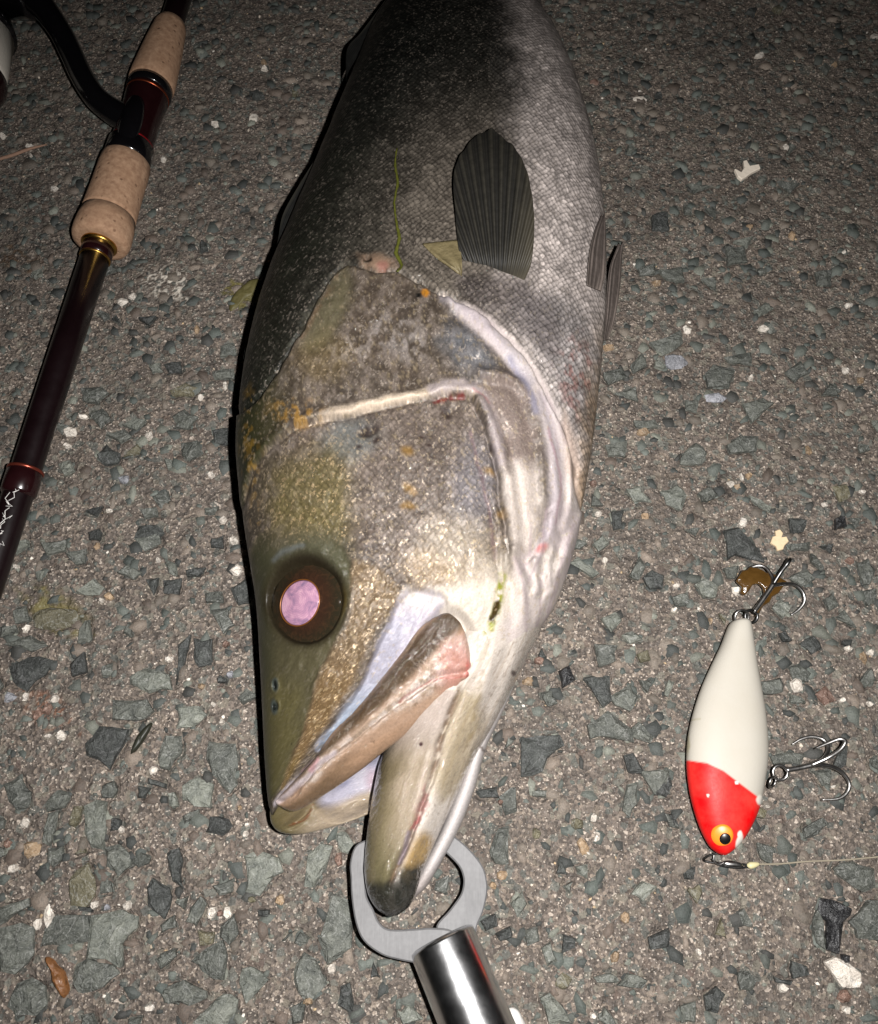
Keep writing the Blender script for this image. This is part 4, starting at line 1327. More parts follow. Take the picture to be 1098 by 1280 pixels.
# ---- eye: dark iris with a thin gold ring, pale pink pupil with the flash's shine-back painted in
ec = on('body', *EYE_C); ez = ec[2]; er = np.linalg.norm(P(EYE_C[0] + 46, EYE_C[1], ec[2]) - P(*EYE_C, ec[2]))
def dome(cx, cy, cz, rx, ry, hgt, nr, ns, tilt=(0, 0)):
    V = [(cx, cy, cz + hgt)]; rr = [0]
    for k in range(1, nr + 1):
        q = k / nr
        for a in range(ns):
            w = 2 * math.pi * a / ns
            dx, dy = rx * q * math.cos(w), ry * q * math.sin(w)
            V.append((cx + dx, cy + dy, cz + hgt * (1 - q * q) + dx * tilt[0] + dy * tilt[1])); rr.append(q)
    F = [(0, 1 + a, 1 + (a + 1) % ns) for a in range(ns)]
    for k in range(nr - 1):
        for a in range(ns):
            b_ = (a + 1) % ns
            F.append((1 + k * ns + a, 1 + (k + 1) * ns + a, 1 + (k + 1) * ns + b_, 1 + k * ns + b_))
    b0 = len(V); V.append((cx, cy, cz - 0.004))
    F += [(b0, 1 + (nr - 1) * ns + (a + 1) % ns, 1 + (nr - 1) * ns + a) for a in range(ns)]
    return V, F, np.array(rr + [1])
bt = FP['body'][0][FP['body'][4]]; bx_, by_ = proj(bt)
sel = np.hypot(bx_ - EYE_C[0], by_ - EYE_C[1]) < 62
pl_ = np.linalg.lstsq(np.column_stack([bt[sel][:, :2], np.ones(sel.sum())]), bt[sel][:, 2], rcond=None)[0]
tl = (float(pl_[0]) * .9, float(pl_[1]) * .9)
ec[2] = float(pl_[:2] @ ec[:2] + pl_[2]) - .0029
ez = ec[2]
V, F, q = dome(ec[0], ec[1], ez - .0012, er * 1.06, er * 1.24, 0.0030, 24, 48, tl)
me = mesh('eye', V, F)
ca = np.zeros((len(V), 3))
for k, v in enumerate(q):
    ca[k] = lin((38, 25, 18)) * (1 - sm(v, .5, .9)) + lin((40, 36, 26)) * .6 * sm(v, .5, .9)
set_col(me, 'Col', ca)
m = NT('eye_iris')
at = m.add('Attribute', attribute_name='Col'); nn = m.noise(500, 4, 0.6, m.geo(), 1.0)
m.set(Base_Color=m.mix(m.ramp(nn.outputs[0], [(0.45, 0), (0.75, 0.3)]), at.outputs['Color'], lin((72, 46, 30))), Roughness=0.1, Normal=m.bump(nn.outputs[0], 0.25, 0.0004))
m.b.inputs['Specular IOR Level'].default_value = 0.4
eye = link('eye', me, m.m, fish)
pc = P(374, 752, ez + .0021); pc[2] += tl[0] * (pc[0] - ec[0]) + tl[1] * (pc[1] - ec[1]); pr = er * 0.53
V, F, q = dome(pc[0], pc[1], pc[2] - .0004, pr * 1.06, pr * 1.12, 0.0012, 14, 40, tl)
m = NT('eye_pupil')
tc = m.add('TexCoord').outputs['Object']
wv = m.add('TexWave', wave_type='RINGS', rings_direction='Z'); wv.inputs['Scale'].default_value = 480; wv.inputs['Distortion'].default_value = 5; wv.inputs['Detail'].default_value = 3
wv.inputs['Detail Scale'].default_value = 300
sb = m.add('VectorMath', operation='SUBTRACT'); m.lk(m.geo(), sb.inputs[0]); sb.inputs[1].default_value = (pc[0] - .001, pc[1] + .0005, pc[2]); m.lk(sb.outputs[0], wv.inputs['Vector'])
n1 = m.noise(220, 4, 0.6, m.geo(), 0.8)
c = m.ramp(n1.outputs[0], [(0.3, lin((100, 84, 108))), (0.5, lin((150, 114, 134))), (0.7, lin((178, 142, 154)))])
c = m.mix(m.math('MULTIPLY', wv.outputs['Color'], 0.35), c, lin((110, 76, 98)))
m.set(Base_Color=c, Roughness=0.12, Normal=m.bump(n1.outputs[0], 0.1, 0.0003))
link('pupil', mesh('pupil', V, F), m.m, eye)
ang = np.linspace(0, 2 * math.pi, 49)
V, F = tube(np.column_stack([pc[0] + pr * 1.02 * 1.06 * np.cos(ang), pc[1] + pr * 1.02 * 1.12 * np.sin(ang), pc[2] - .0002 + pr * 1.06 * np.cos(ang) * tl[0] + pr * 1.12 * np.sin(ang) * tl[1]]), 0.00024, 6, False)
o = link('iris_ring', mesh('iris_ring', V, F), plain('eye_gold', lin((112, 68, 30)), 0.35, 0.4), eye)

# clear wet cornea
V, F, q = dome(ec[0], ec[1], ez - .0006, er * 0.98, er * 1.15, 0.0042, 24, 48, tl)
V, F = V[:-1], F[:-48]
m = NT('cornea')
tr = m.add('BsdfTransparent'); gl = m.add('BsdfGlossy'); gl.inputs['Roughness'].default_value = .035
mx = m.add('MixShader'); fr = m.add('Fresnel'); fr.inputs['IOR'].default_value = 1.38
lw = m.add('Value'); lw.outputs[0].default_value = .03
nb = m.noise(260, 2, .5, m.geo()); m.lk(m.bump(nb.outputs[0], .12, .0006), gl.inputs['Normal'])
m.lk(lw.outputs[0], mx.inputs[0]); m.lk(tr.outputs[0], mx.inputs[1]); m.lk(gl.outputs[0], mx.inputs[2])
m.lk(mx.outputs[0], m.n['Material Output'].inputs['Surface'])
link('cornea', mesh('cornea', V, F), m.m, eye)

# ---- fins
def fin_mat(name, c1, c2, rays):
    m = NT(name)
    u = m.add('SeparateXYZ'); m.lk(m.add('Attribute', attribute_name='fuv').outputs['Vector'], u.inputs[0])
    s = m.math('SINE', m.math('MULTIPLY', u.outputs[0], rays * 6.283)); s2 = m.math('SINE', m.math('MULTIPLY', u.outputs[0], rays * 6.283 * 4))
    nn = m.noise(400, 4, 0.6, m.geo())
    c = m.mix(m.ramp(s, [(0.0, 0.0), (0.9, 1.0)]), c1, c2)
    c = m.mix(m.math('MULTIPLY', m.ramp(s2, [(0.2, 0), (1.0, 1)]), 0.35), c, tuple(np.array(c2) * 1.3))
    c = m.mix(m.ramp(nn.outputs[0], [(0.35, 0.4), (0.6, 0)]), c, tuple(np.array(c1) * .5))
    m.set(Base_Color=c, Roughness=0.5, Normal=m.bump(m.math('ADD', s, m.math('MULTIPLY', nn.outputs[0], 1.2)), 0.35, 0.0003))
    m.b.inputs['Specular IOR Level'].default_value = 0.2
    edge_ = m.ramp(m.add('Attribute', attribute_name='edge').outputs['Fac'], [(0.5, 0), (1.0, 0.75)])
    m.set(Base_Color=m.mix(edge_, c, tuple(np.array(c2) * 2.4 + np.array((.01, .006, 0)))))
    return m.m
def fin(name, data, mat, zoff, parent=fish, th=.0005, wave=.0, nrow=60, ncol=80, rays=16, fan=None):
    """rows (Lx,Ly,Rx,Ry) in photo pixels from root to tip; zoff gives the height of each row"""
    L = np.array([P(d[0], d[1], zl) for d, (zl, zr) in zip(data, zoff)]); Rr = np.array([P(d[2], d[3], zr) for d, (zl, zr) in zip(data, zoff)])
    V, Q, T, uv, top = loft(L, Rr, np.full(len(data), th), np.full(len(data), th), nrow, ncol, ncol // 2, 8, 2)
    n = ncol + ncol // 2
    s = np.tile(np.concatenate([np.linspace(0, 1, ncol), np.linspace(1, 0, ncol // 2)]), nrow); s = np.append(s, [0.5, 0.5])
    t = np.append(np.repeat(np.linspace(0, 1, nrow), n), [0, 1])
    if fan:
        vx, vy = proj(V); s = np.arctan2(vx - fan[0], fan[1] - vy) / fan[2] + .5
    V[:, 2] += (0.00030 * np.sin(s * rays * 6.283) + wave * np.sin(s * 9 + t * 3)) * sm(t, .05, .3)
    V[:, 1] += (0.0008 * np.sin(s * rays * 3.1) + 0.0012 * (fbm(s * rays, s * 0, 2) - .5)) * sm(t, .6, 1)
    me = quadmesh(name, V, Q, T)
    s0 = np.append(np.tile(np.concatenate([np.linspace(0, 1, ncol), np.linspace(1, 0, ncol // 2)]), nrow), [.5, .5])
    at_ = me.attributes.new('edge', 'FLOAT', 'POINT'); at_.data.foreach_set('value', (s0 * (1 - .6 * t) + .15 * (fbm(s0 * 9, t * 9, 2) - .5)).astype(np.float32))
    set_vec(me, 'fuv', np.column_stack([s, t, s * 0]))
    return link(name, me, mat, parent)
zb = on('body', 625, 345)[2]
pz = [on('body', 615, yy)[2] for yy in (340, 300, 250, 210, 180, 165)]
fin('pectoral_fin', [(584, 344, 654, 354), (574, 316, 665, 326), (569, 262, 668, 275), (567, 222, 663, 232), (574, 195, 654, 203), (590, 175, 638, 180), (604, 165, 616, 164)],
    fin_mat('fin_dark', lin((25, 24, 22)), lin((39, 37, 32)), 18),
    [(zb - .0030, zb - .0032)] + [(z + d, z + d * 1.2) for z, d in zip(pz, (.0022, .007, .010, .011, .011, .010))], rays=18, fan=(624, 420, 1.0), wave=.0005, nrow=90, ncol=120)
fin('fin_base', [(528, 305, 575, 300), (545, 322, 577, 318), (562, 334, 578, 330), (573, 343, 578, 340)], plain('fin_base_skin', lin((98, 88, 62)), 0.55, 0, .45, 500, .0010),
    [(on('body', 550, 303)[2] + .0004,) * 2, (on('body', 560, 320)[2] + .0014,) * 2, (on('body', 570, 332)[2] + .002,) * 2, (on('body', 575, 342)[2] + .001,) * 2], rays=2, nrow=24, ncol=30)
pel = fin_mat('fin_belly', lin((78, 70, 66)), lin((104, 95, 90)), 5)
pv = [(734, 356, 752, 364), (735, 335, 757, 342), (738, 310, 758, 314), (744, 288, 758, 290), (752, 270, 757, 270)]
fin('pelvic_fin', pv, pel, [(on('body', a_[0], a_[1])[2] + .0032, .0575) for a_ in pv[:4]] + [(.058, .057)], rays=4, nrow=40, ncol=30)
fin('pelvic_fin', [(755, 425, 761, 424), (757, 395, 770, 395), (759, 360, 776, 355), (763, 332, 778, 322), (773, 308, 779, 303)], pel,
    [(.030, .026), (.030, .024), (.030, .022), (.030, .022), (.028, .024)], rays=4, nrow=40, ncol=30)
dor = fin_mat('fin_dorsal', lin((18, 18, 18)), lin((34, 34, 32)), 9)
fin('dorsal_fin', [(398, 205, 392, 204), (384, 240, 374, 232), (366, 282, 354, 268), (352, 312, 348, 300), (338, 345, 344, 318), (325, 378, 331, 352), (305, 455, 306, 440)], dor,
    [(.044, .046), (.044, .047), (.044, .047), (.043, .046), (.043, .046), (.043, .045), (.042, .043)], th=.0012, rays=1, nrow=60, ncol=20)
fin('dorsal_fin', [(487, 2, 483, 0), (462, 48, 452, 40), (436, 90, 434, 62), (434, 112, 433, 108)], dor, [(.040, .042)] * 4, th=.001, rays=1, nrow=30, ncol=20)
# tail fin, beyond the frame
tl0 = ax0 + dirv * 0.27; tl0[2] = .012
L = np.array([tl0 - side * .02, tl0 - side * .05 + dirv * .05, tl0 - side * .085 + dirv * .11]); Rr = np.array([tl0 + side * .02, tl0 + side * .05 + dirv * .05, tl0 + side * .085 + dirv * .11])
L[:, 2] = Rr[:, 2] = (.012, .008, .006)
V, Q, T, uv, top = loft(L, Rr, [.003, .001, .0005], [.003, .001, .0005], 30, 40, 20, 8, 2)
tme = quadmesh('tail_fin', V, Q, T); set_vec(tme, 'fuv', uv * 20)
link('tail_fin', tme, dor, fish)

# ---- beads of water added to catch the flash as wet glints
rg = np.random.default_rng(11)
spots = [('maxilla', px + rg.normal(0, 2.5), py + rg.normal(0, 2)) for px, py in [(583, 846)] * 4 + [(574, 850)] * 3 + [(520, 880)] * 6 + [(540, 874)] * 3 + [(466, 926)] * 5 + [(500, 866)] * 3 + [(550, 812)] * 3 + [(430, 945)] * 2]
spots += [('jaw', px + rg.normal(0, 3), py + rg.normal(0, 3)) for px, py in [(545, 925), (532, 934), (500, 975), (496, 978), (503, 972), (490, 987), (487, 1005), (496, 1010), (484, 1030), (500, 1034), (538, 945), (520, 918), (533, 990), (518, 1012), (478, 1065), (505, 950)]]
spots += [('body', rg.uniform(400, 610), rg.uniform(500, 720)) for _ in range(60)] + [('body', rg.uniform(360, 460), rg.uniform(820, 930)) for _ in range(14)] + [('body', rg.uniform(330, 430), rg.uniform(520, 680)) for _ in range(24)]
spots += [('body', rg.uniform(430, 640), rg.uniform(370, 480)) for _ in range(24)] + [('body', rg.uniform(640, 740), rg.uniform(330, 560)) for _ in range(30)] + [('body', 416, 757), ('body', 420, 762), ('body', 410, 768)]
parts_ = []
for n_, px, py in spots:
    c = on(n_, px, py); r = rg.uniform(.00018, .00040)
    V = [c + np.array([0, 0, r * .8])]; F = []
    for k_ in range(1, 4):
        for a_ in range(8):
            w = 6.2832 * a_ / 8; q_ = k_ / 3
            V.append(c + np.array([r * q_ * math.cos(w), r * q_ * math.sin(w), r * .8 * math.sqrt(max(0, 1 - q_ * q_)) - (.0001 if k_ == 3 else 0)]))
    F += [(0, 1 + a_, 1 + (a_ + 1) % 8) for a_ in range(8)]
    F += [(1 + k_ * 8 + a_, 9 + k_ * 8 + a_, 9 + k_ * 8 + (a_ + 1) % 8, 1 + k_ * 8 + (a_ + 1) % 8) for k_ in range(2) for a_ in range(8)]
    parts_.append((V, F))
V, F = merge(parts_)
m = NT('glint_bead')
tr = m.add('BsdfTransparent'); gl = m.add('BsdfGlossy'); gl.inputs['Roughness'].default_value = .05
mx = m.add('MixShader'); fr = m.add('Fresnel'); fr.inputs['IOR'].default_value = 1.33
m.lk(fr.outputs[0], mx.inputs[0]); m.lk(tr.outputs[0], mx.inputs[1]); m.lk(gl.outputs[0], mx.inputs[2])
m.lk(mx.outputs[0], m.n['Material Output'].inputs['Surface'])
tag(link('glint_beads', mesh('glint_beads', V, F), m.m, fish), kind='stuff')
# ================================================================== fishing rod with reel, at the left
ZR = 0.0148
def rp(y, z=ZR):                      # a point on the rod's axis at photo row y
    return P(224 - 0.326 * y, y, z)
butt = rp(40); tipv = rp(640) - rp(40); tipv /= np.linalg.norm(tipv)
def along(a): return butt + tipv * a
def at_row(y): return float((rp(y) - butt) @ tipv)

rod = empty('fishing_rod', along(0.05) * np.array([1, 1, 0]), 'fishing rod with cork grips and a dark red-black blank', 'fishing rod')

def lathe(prof, seg=40):
    """prof: (position along the rod, radius)"""
    ref = np.array([0, 0, 1.0]); bi = np.cross(tipv, ref); bi /= np.linalg.norm(bi); up = np.cross(bi, tipv)
    V, F = [], []
    for a, r in prof:
        for k in range(seg):
            w = 2 * math.pi * k / seg
            V.append(along(a) + r * (math.cos(w) * bi + math.sin(w) * up))
    n = len(prof)
    for i in range(n - 1):
        for k in range(seg):
            l = (k + 1) % seg
            F.append((i * seg + k, i * seg + l, (i + 1) * seg + l, (i + 1) * seg + k))
    F.append(tuple(range(seg))[::-1]); F.append(tuple((n - 1) * seg + k for k in range(seg)))
    return V, F
def part(name, prof, mat, parent=rod, seg=40):
    V, F = lathe(prof, seg)
    o = link(name, mesh(name, V, F), mat, parent)
    return o

m = NT('cork')
g = m.geo(); n1 = m.noise(380, 6, 0.65, g); v1 = m.voro(420, g); n2 = m.noise(60, 3, 0.5, g)
c = m.ramp(n1.outputs[0], [(0.25, lin((128, 96, 74))), (0.5, lin((160, 127, 101))), (0.75, lin((186, 152, 124)))])
sp = m.add('SeparateColor'); m.lk(v1.outputs['Color'], sp.inputs[0])
pit = m.math('MULTIPLY', m.ramp(sp.outputs[0], [(0.88, 0), (0.92, 1)]), m.ramp(v1.outputs['Distance'], [(0.15, 1), (0.4, 0)]))
c = m.mix(m.math('MULTIPLY', pit, 0.75), c, lin((96, 66, 46)))
c = m.mix(m.ramp(n2.outputs[0], [(0.4, 0.3), (0.6, 0)]), c, lin((160, 124, 96)))
m.set(Base_Color=c, Roughness=0.85, Normal=m.bump(m.math('SUBTRACT', n1.outputs[0], pit), 0.5, 0.0006))
CORK = m.m
BLANK = plain('rod_lacquer', lin((17, 7, 9)), 0.3, 0.0, 0.4, 120, Coat_Weight=0.1, Coat_Roughness=0.1)
MAROON = plain('rod_maroon', lin((28, 9, 11)), 0.22, 0.0, 0.4, 200, Coat_Weight=0.3, Coat_Roughness=0.05)
BLACKP = plain('black_gloss', lin((12, 11, 13)), 0.18, 0.0, 0.3, 200, Coat_Weight=0.4, Coat_Roughness=0.08)
GOLD = plain('gold_metal', lin((176, 138, 70)), 0.3, 1.0, 0.2)
SILV = plain('steel', (0.55, 0.55, 0.56), 0.35, 1.0, 0.15, 600)

a = at_row
rb = 0.0062
part('butt_section', [(a(-330), .0060), (a(30), .0060), (a(36), .0060)], BLANK)
part('cork_grip', [(a(28), .0058), (a(30), .0074), (a(36), .0084), (a(60), .0098), (a(95), .0113), (a(106), .0114), (a(108), .0108)], CORK)
seat = part('reel_seat', [(a(108), .0100), (a(112), .0104), (a(128), .0104), (a(140), .0098), (a(160), .0096), (a(182), .0100), (a(200), .0102), (a(204), .0096)], MAROON)
part('locking_ring', [(a(107.5), .0098), (a(108.5), .0110), (a(117), .0110), (a(118), .0103)], BLACKP, seat)
part('locking_ring', [(a(182), .0101), (a(183), .0109), (a(199), .0110), (a(203), .0100)], BLACKP, seat)
part('trim_ring', [(a(119.5), .0102), (a(120), .01065), (a(121.5), .01065), (a(122), .0102)], plain('copper_trim', lin((150, 74, 48)), .3, .9), seat)
part('trim_ring', [(a(180), .0098), (a(180.5), .0104), (a(182), .0104), (a(182.5), .0098)], plain('red_trim', lin((170, 30, 36)), .25, .7), seat)
part('cork_grip', [(a(202), .0108), (a(204), .0117), (a(215), .0119), (a(240), .0120), (a(268), .0124), (a(269.2), .0123), (a(270), .0113), (a(271), .0113), (a(271.8), .0125), (a(284), .0131), (a(294), .0133), (a(300), .0131), (a(304), .0123), (a(305.5), .0100), (a(305), .0066)], CORK)
part('winding_check', [(a(303.5), .0060), (a(304), .0079), (a(307), .0082), (a(309), .0076), (a(309.5), .0060)], GOLD)
part('thread_wrap', [(a(308), .0060), (a(308.6), .0071), (a(321), .0069), (a(322), .0063)], MAROON)
part('trim_ring', [(a(321.5), .0062), (a(322), .0070), (a(323.5), .0070), (a(324), .0062)], GOLD)
part('blank', [(a(320), .0065), (a(460), .0063), (a(590), .0061), (a(700), .0059), (a(860), .0056), (a(1500), .0050)], BLANK)
part('thread_wrap', [(a(586), .0062), (a(588), .0070), (a(604), .0071), (a(616), .0070), (a(620), .0061)], MAROON)
part('trim_ring', [(a(586.5), .0066), (a(587.5), .00735), (a(590), .00735), (a(591), .0066)], plain('copper_trim2', lin((140, 66, 52)), .3, .8))
# worn white hand-lettered marks on the blank
PAINTW = plain('white_marking', lin((205, 202, 198)), .6, 0, .1)
ref = np.array([0, 0, 1.0]); bi = np.cross(tipv, ref); bi /= np.linalg.norm(bi); up = np.cross(bi, tipv)
rg = np.random.default_rng(4)
pts = []
parts_ = []
q = a(612); w0 = math.radians(100)
def skin(p, w, r=.00645): return along(p) + r * (math.cos(w) * bi + math.sin(w) * up)
while q < a(700):
    st = []
    ww = w0 + rg.normal(0, .10)
    for k in range(int(rg.integers(3, 7))):
        st.append(skin(q + rg.normal(0, .0009) + k * .0007, ww + rg.normal(0, .16)))
    parts_.append(tube(st, .00016, 5, True))
    q += rg.uniform(.0016, .0034)
V, F = merge(parts_)
link('marking', mesh('marking', V, F), PAINTW, rod)

# ---- spinning reel on its stem
reel_o = np.array(rod.location)
def rpart(name, V, F, mat, parent):
    o = link(name, mesh(name, V, F), mat, parent)
    return o
stem_pts = [P(168, 152, .017), P(146, 142, .017), P(122, 124, .018), P(104, 98, .019), P(90, 68, .020), P(76, 40, .022), P(58, 14, .024), P(40, -6, .026)]
V, F = tube(stem_pts, [.0072, .0066, .0060, .0058, .0058, .0058, .0064, .0080], 24, True, 0.95, 6)
V = list(V)
reel = link('fishing_reel', mesh('reel_body', V, F), BLACKP, rod)
V, F = tube([P(172, 118, .0215), P(168, 135, .0238), P(163, 155, .0240), P(158, 172, .0232), P(155, 190, .0212)], [.0030, .0050, .0056, .0048, .0028], 16, True, 0.6, 4)
rpart('reel_foot', V, F, BLACKP, reel)
V, F = tube([P(48, 6, .024), P(30, -14, .024), P(6, -30, .024), P(-30, -46, .024)], [.008, .016, .020, .013], 24, True, 1.0, 5)
rpart('gear_box', V, F, BLACKP, reel)
sa, sb_ = P(-28, 40, .023), P(-42, 108, .023)
d = sb_ - sa
V, F = tube([sa - d * .2, sa, sa + d * .02], [.016, .0185, .0182], 40)
rpart('rotor', V, F, BLACKP, reel)
V, F = tube([sa + d * .04, sa + d * .06, sa + d * .72, sa + d * .80, sa + d * .82], [.0160, .0172, .0172, .0165, .010], 40)
rpart('line_spool', V, F, plain('line_white', lin((205, 198, 186)), .6, 0, .1, 900, .0004), reel)
V, F = tube([sa + d * .80, sa + d * .84, sa + d * .95, sa + d * 1.12, sa + d * 1.2], [.016, .0178, .0178, .015, .009], 40)
rpart('spool_lip', V, F, MAROON, reel)
# ================================================================== red and white lure
lc = P(908, 920, 0); 
lure = empty('fishing_lure', lc, 'white fishing lure with a red head and orange eye', 'fishing lure')
ZL = .0115
LR = [(919, 776, 936, 777, .0060), (912, 781, 939, 783, .0075), (902, 806, 943, 806, .0078), (890, 831, 947, 832, .0082), (878, 858, 952, 860, .0088), (868, 888, 957, 890, .0096), (861, 920, 960, 922, .0103),
      (859, 952, 960, 950, .0105), (862, 985, 956, 978, .0102), (869, 1015, 950, 1008, .0095), (878, 1040, 938, 1036, .0083), (888, 1058, 925, 1055, .0064), (897, 1066, 914, 1065, .0042), (903, 1069, 908, 1069, .0018)]
zs = [.0100, .0100, .0102, .0104, .0106, .0110, .0113, .0115, .0113, .0110, .0106, .0104, .0102, .0100]
L = np.array([P(d[0], d[1], z) for d, z in zip(LR, zs)]); Rr = np.array([P(d[2], d[3], z) for d, z in zip(LR, zs)])
hu = np.array([d[4] for d in LR])
V, Q, T, uv, top = loft(L, Rr, hu * .72, hu * .92, 220, 120, 60, 2.3, 2.0)
me = quadmesh('lure_body', V, Q, T)
x, y = proj(V)
f = Field(x, y)
nz_ = fbm(uv[:, 0] * 300, uv[:, 1] * 300, 3) - .5
f2 = Field(x + nz_ * 3, y + nz_ * 3)
red = sm(-f.poly([(840, 950), (862, 951), (884, 954), (905, 964), (922, 977), (938, 989), (950, 998), (975, 1010), (975, 1100), (840, 1100)], False), -1.2, 1.2)
C = np.tile(lin((212, 206, 194), .60), (len(V), 1))
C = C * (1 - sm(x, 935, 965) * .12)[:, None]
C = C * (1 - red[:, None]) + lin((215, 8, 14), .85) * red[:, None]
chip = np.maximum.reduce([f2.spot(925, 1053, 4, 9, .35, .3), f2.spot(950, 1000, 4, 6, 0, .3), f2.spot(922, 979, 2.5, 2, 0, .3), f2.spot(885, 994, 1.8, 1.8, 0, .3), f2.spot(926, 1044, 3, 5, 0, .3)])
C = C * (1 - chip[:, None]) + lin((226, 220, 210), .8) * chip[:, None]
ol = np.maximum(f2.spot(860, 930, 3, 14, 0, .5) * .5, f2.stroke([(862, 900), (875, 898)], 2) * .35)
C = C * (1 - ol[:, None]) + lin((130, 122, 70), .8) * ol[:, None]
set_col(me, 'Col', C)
m = NT('lure_paint')
at = m.add('Attribute', attribute_name='Col'); nn = m.noise(90, 4, 0.6, m.geo()); n2 = m.noise(900, 3, .6, m.geo())
c = m.mix(m.ramp(nn.outputs[0], [(0.35, 0.10), (0.6, 0.0)]), at.outputs['Color'], lin((150, 140, 120)))
m.set(Base_Color=c, Roughness=m.math('ADD', m.math('MULTIPLY', n2.outputs[0], .18), .36), Normal=m.bump(n2.outputs[0], .12, .0003))
m.b.inputs['Specular IOR Level'].default_value = .14
link('body', me, m.m, lure)
LT = (V[top], x[top], y[top])
def onl(px, py):
    i = np.argmin((LT[1] - px) ** 2 + (LT[2] - py) ** 2); return LT[0][i].copy()
ee = onl(904, 1044); k = np.linalg.norm(P(905, 1044, ee[2]) - P(904, 1044, ee[2]))
def lure_disc(name, px, py, rpx, hgt, mat, parent, dz=0):
    c = onl(px, py)
    nr, ns = 8, 32
    Vd = []
    for q in range(nr + 1):
        for s_ in range(ns):
            w = 6.2832 * s_ / ns; t = q / nr
            p = onl(px + rpx * t * math.cos(w), py + rpx * t * math.sin(w)) if False else None
            Vd.append((c[0] + rpx * k * t * math.cos(w), c[1] + rpx * k * t * math.sin(w)))
    Vd = np.array(Vd)
    # seat the disc on the lure's skin: plane through four skin points
    q = np.array([onl(px + dx, py + dy) for dx, dy in ((-rpx, 0), (rpx, 0), (0, -rpx), (0, rpx))])
    A = np.column_stack([q[:, :2], np.ones(4)]); co = np.linalg.lstsq(A, q[:, 2], rcond=None)[0]
    tt = np.repeat(np.linspace(0, 1, nr + 1), ns)
    z = Vd @ co[:2] + co[2] + dz + hgt * (1 - tt ** 2) - .0005 * (tt > .99)
    F = [(i * ns + s_, i * ns + (s_ + 1) % ns, (i + 1) * ns + (s_ + 1) % ns, (i + 1) * ns + s_) for i in range(nr) for s_ in range(ns)]
    o = link(name, mesh(name, np.column_stack([Vd, z]), F), mat, parent)
    return o
le = lure_disc('eye', 904, 1044, 13, .0009, plain('lure_eye_orange', lin((236, 140, 38), .8), .4, 0, .08), lure, .0005)
lure_disc('pupil', 906.5, 1049, 7, .0005, plain('lure_eye_black', lin((14, 13, 12)), .35, 0, .2), le, .0011)

HOOK = plain('hook_steel', (0.36, 0.35, 0.34), .34, 1.0, .35, 500)
DARKST = plain('dark_steel', (0.10, 0.10, 0.10), .35, 1.0, .3, 400)
def wire(name, pts, r, mat, parent=lure, nsub=6, seg=10):
    if np.isscalar(r): r = [r] * len(pts)
    V, F = tube([P(*p) for p in pts], r, seg, True, 1.0, nsub)
    o = link(name, mesh(name, V, F), mat, parent)
    return o
def ring(name, px, py, z, rpx, r, tilt, mat, parent=lure, turns=1.0):
    c = P(px, py, z); s = np.linalg.norm(P(px + 1, py, z) - c) * rpx
    w = np.linspace(0, 2 * math.pi * turns, int(36 * turns) + 1)
    ca, sa_ = math.cos(tilt[0]), math.sin(tilt[0]); d1 = np.array([math.cos(tilt[1]), math.sin(tilt[1]), 0]); d2 = np.array([-math.sin(tilt[1]) * ca, math.cos(tilt[1]) * ca, sa_])
    pts = c + s * (np.cos(w)[:, None] * d1 + np.sin(w)[:, None] * d2) + np.array([0, 0, 1]) * (w / 6.283 * r * 1.5)[:, None]
    V, F = tube(pts, r, 8, turns != 1.0)
    o = link(name, mesh(name, V, F), mat, parent)
    return o
ring('split_ring', 927, 772, .010, 9, .00045, (.5, .2), HOOK, turns=1.9)
# tail treble
t1 = ring('treble_hook', 939, 771, .009, 8, .0006, (.35, .5), DARKST)
t1['label'] = 'tail treble hook fouled with brown weed'
wire('shank', [(942, 766, .009), (955, 748, .0095), (968, 729, .0105)], .0010, HOOK, t1)
wire('tine', [(966, 732, .0102), (976, 716, .0125), (985, 704, .0150), (988, 699, .0145), (984, 702, .0120), (976, 716, .0095)], [.0008, .0008, .0008, .0007, .0006, .0003], DARKST, t1)
wire('tine', [(966, 732, .0100), (966, 722, .009), (958, 710, .008), (948, 707, .007), (936, 712, .006), (928, 724, .005), (927, 734, .0045)], [.0008, .0008, .0007, .0007, .0007, .0006, .0002], HOOK, t1)
wire('tine', [(966, 732, .0100), (980, 730, .009), (994, 731, .008), (1004, 740, .007), (1006, 752, .006), (999, 762, .005), (989, 769, .0045)], [.0008, .0008, .0007, .0007, .0007, .0006, .0002], HOOK, t1)
# belly treble
ring('split_ring', 965, 978, .0095, 7, .0004, (.9, .9), HOOK, turns=1.9)
t2 = ring('treble_hook', 975, 966, .009, 9, .0006, (.25, .2), HOOK)
t2['label'] = 'clean steel treble hook at the lure belly'
wire('shank', [(983, 963, .009), (1000, 960, .009), (1018, 956, .0095)], .0010, HOOK, t2)
wire('tine', [(1014, 957, .0095), (1036, 947, .012), (1051, 937, .015), (1057, 927, .0165), (1050, 924, .0165), (1036, 929, .0145), (1019, 936, .012)], [.0009, .0008, .0008, .0008, .0007, .0006, .0002], HOOK, t2)
wire('tine', [(1014, 957, .0090), (1030, 948, .008), (1036, 936, .0065), (1030, 925, .0055), (1016, 921, .005), (1002, 924, .0045), (990, 931, .004)], [.0009, .0008, .0008, .0007, .0007, .0006, .0002], HOOK, t2)
wire('tine', [(1014, 957, .0090), (1034, 957, .008), (1050, 963, .007), (1061, 976, .006), (1061, 988, .0055), (1050, 998, .005), (1027, 1000, .0042)], [.0009, .0008, .0008, .0007, .0007, .0006, .0002], HOOK, t2)
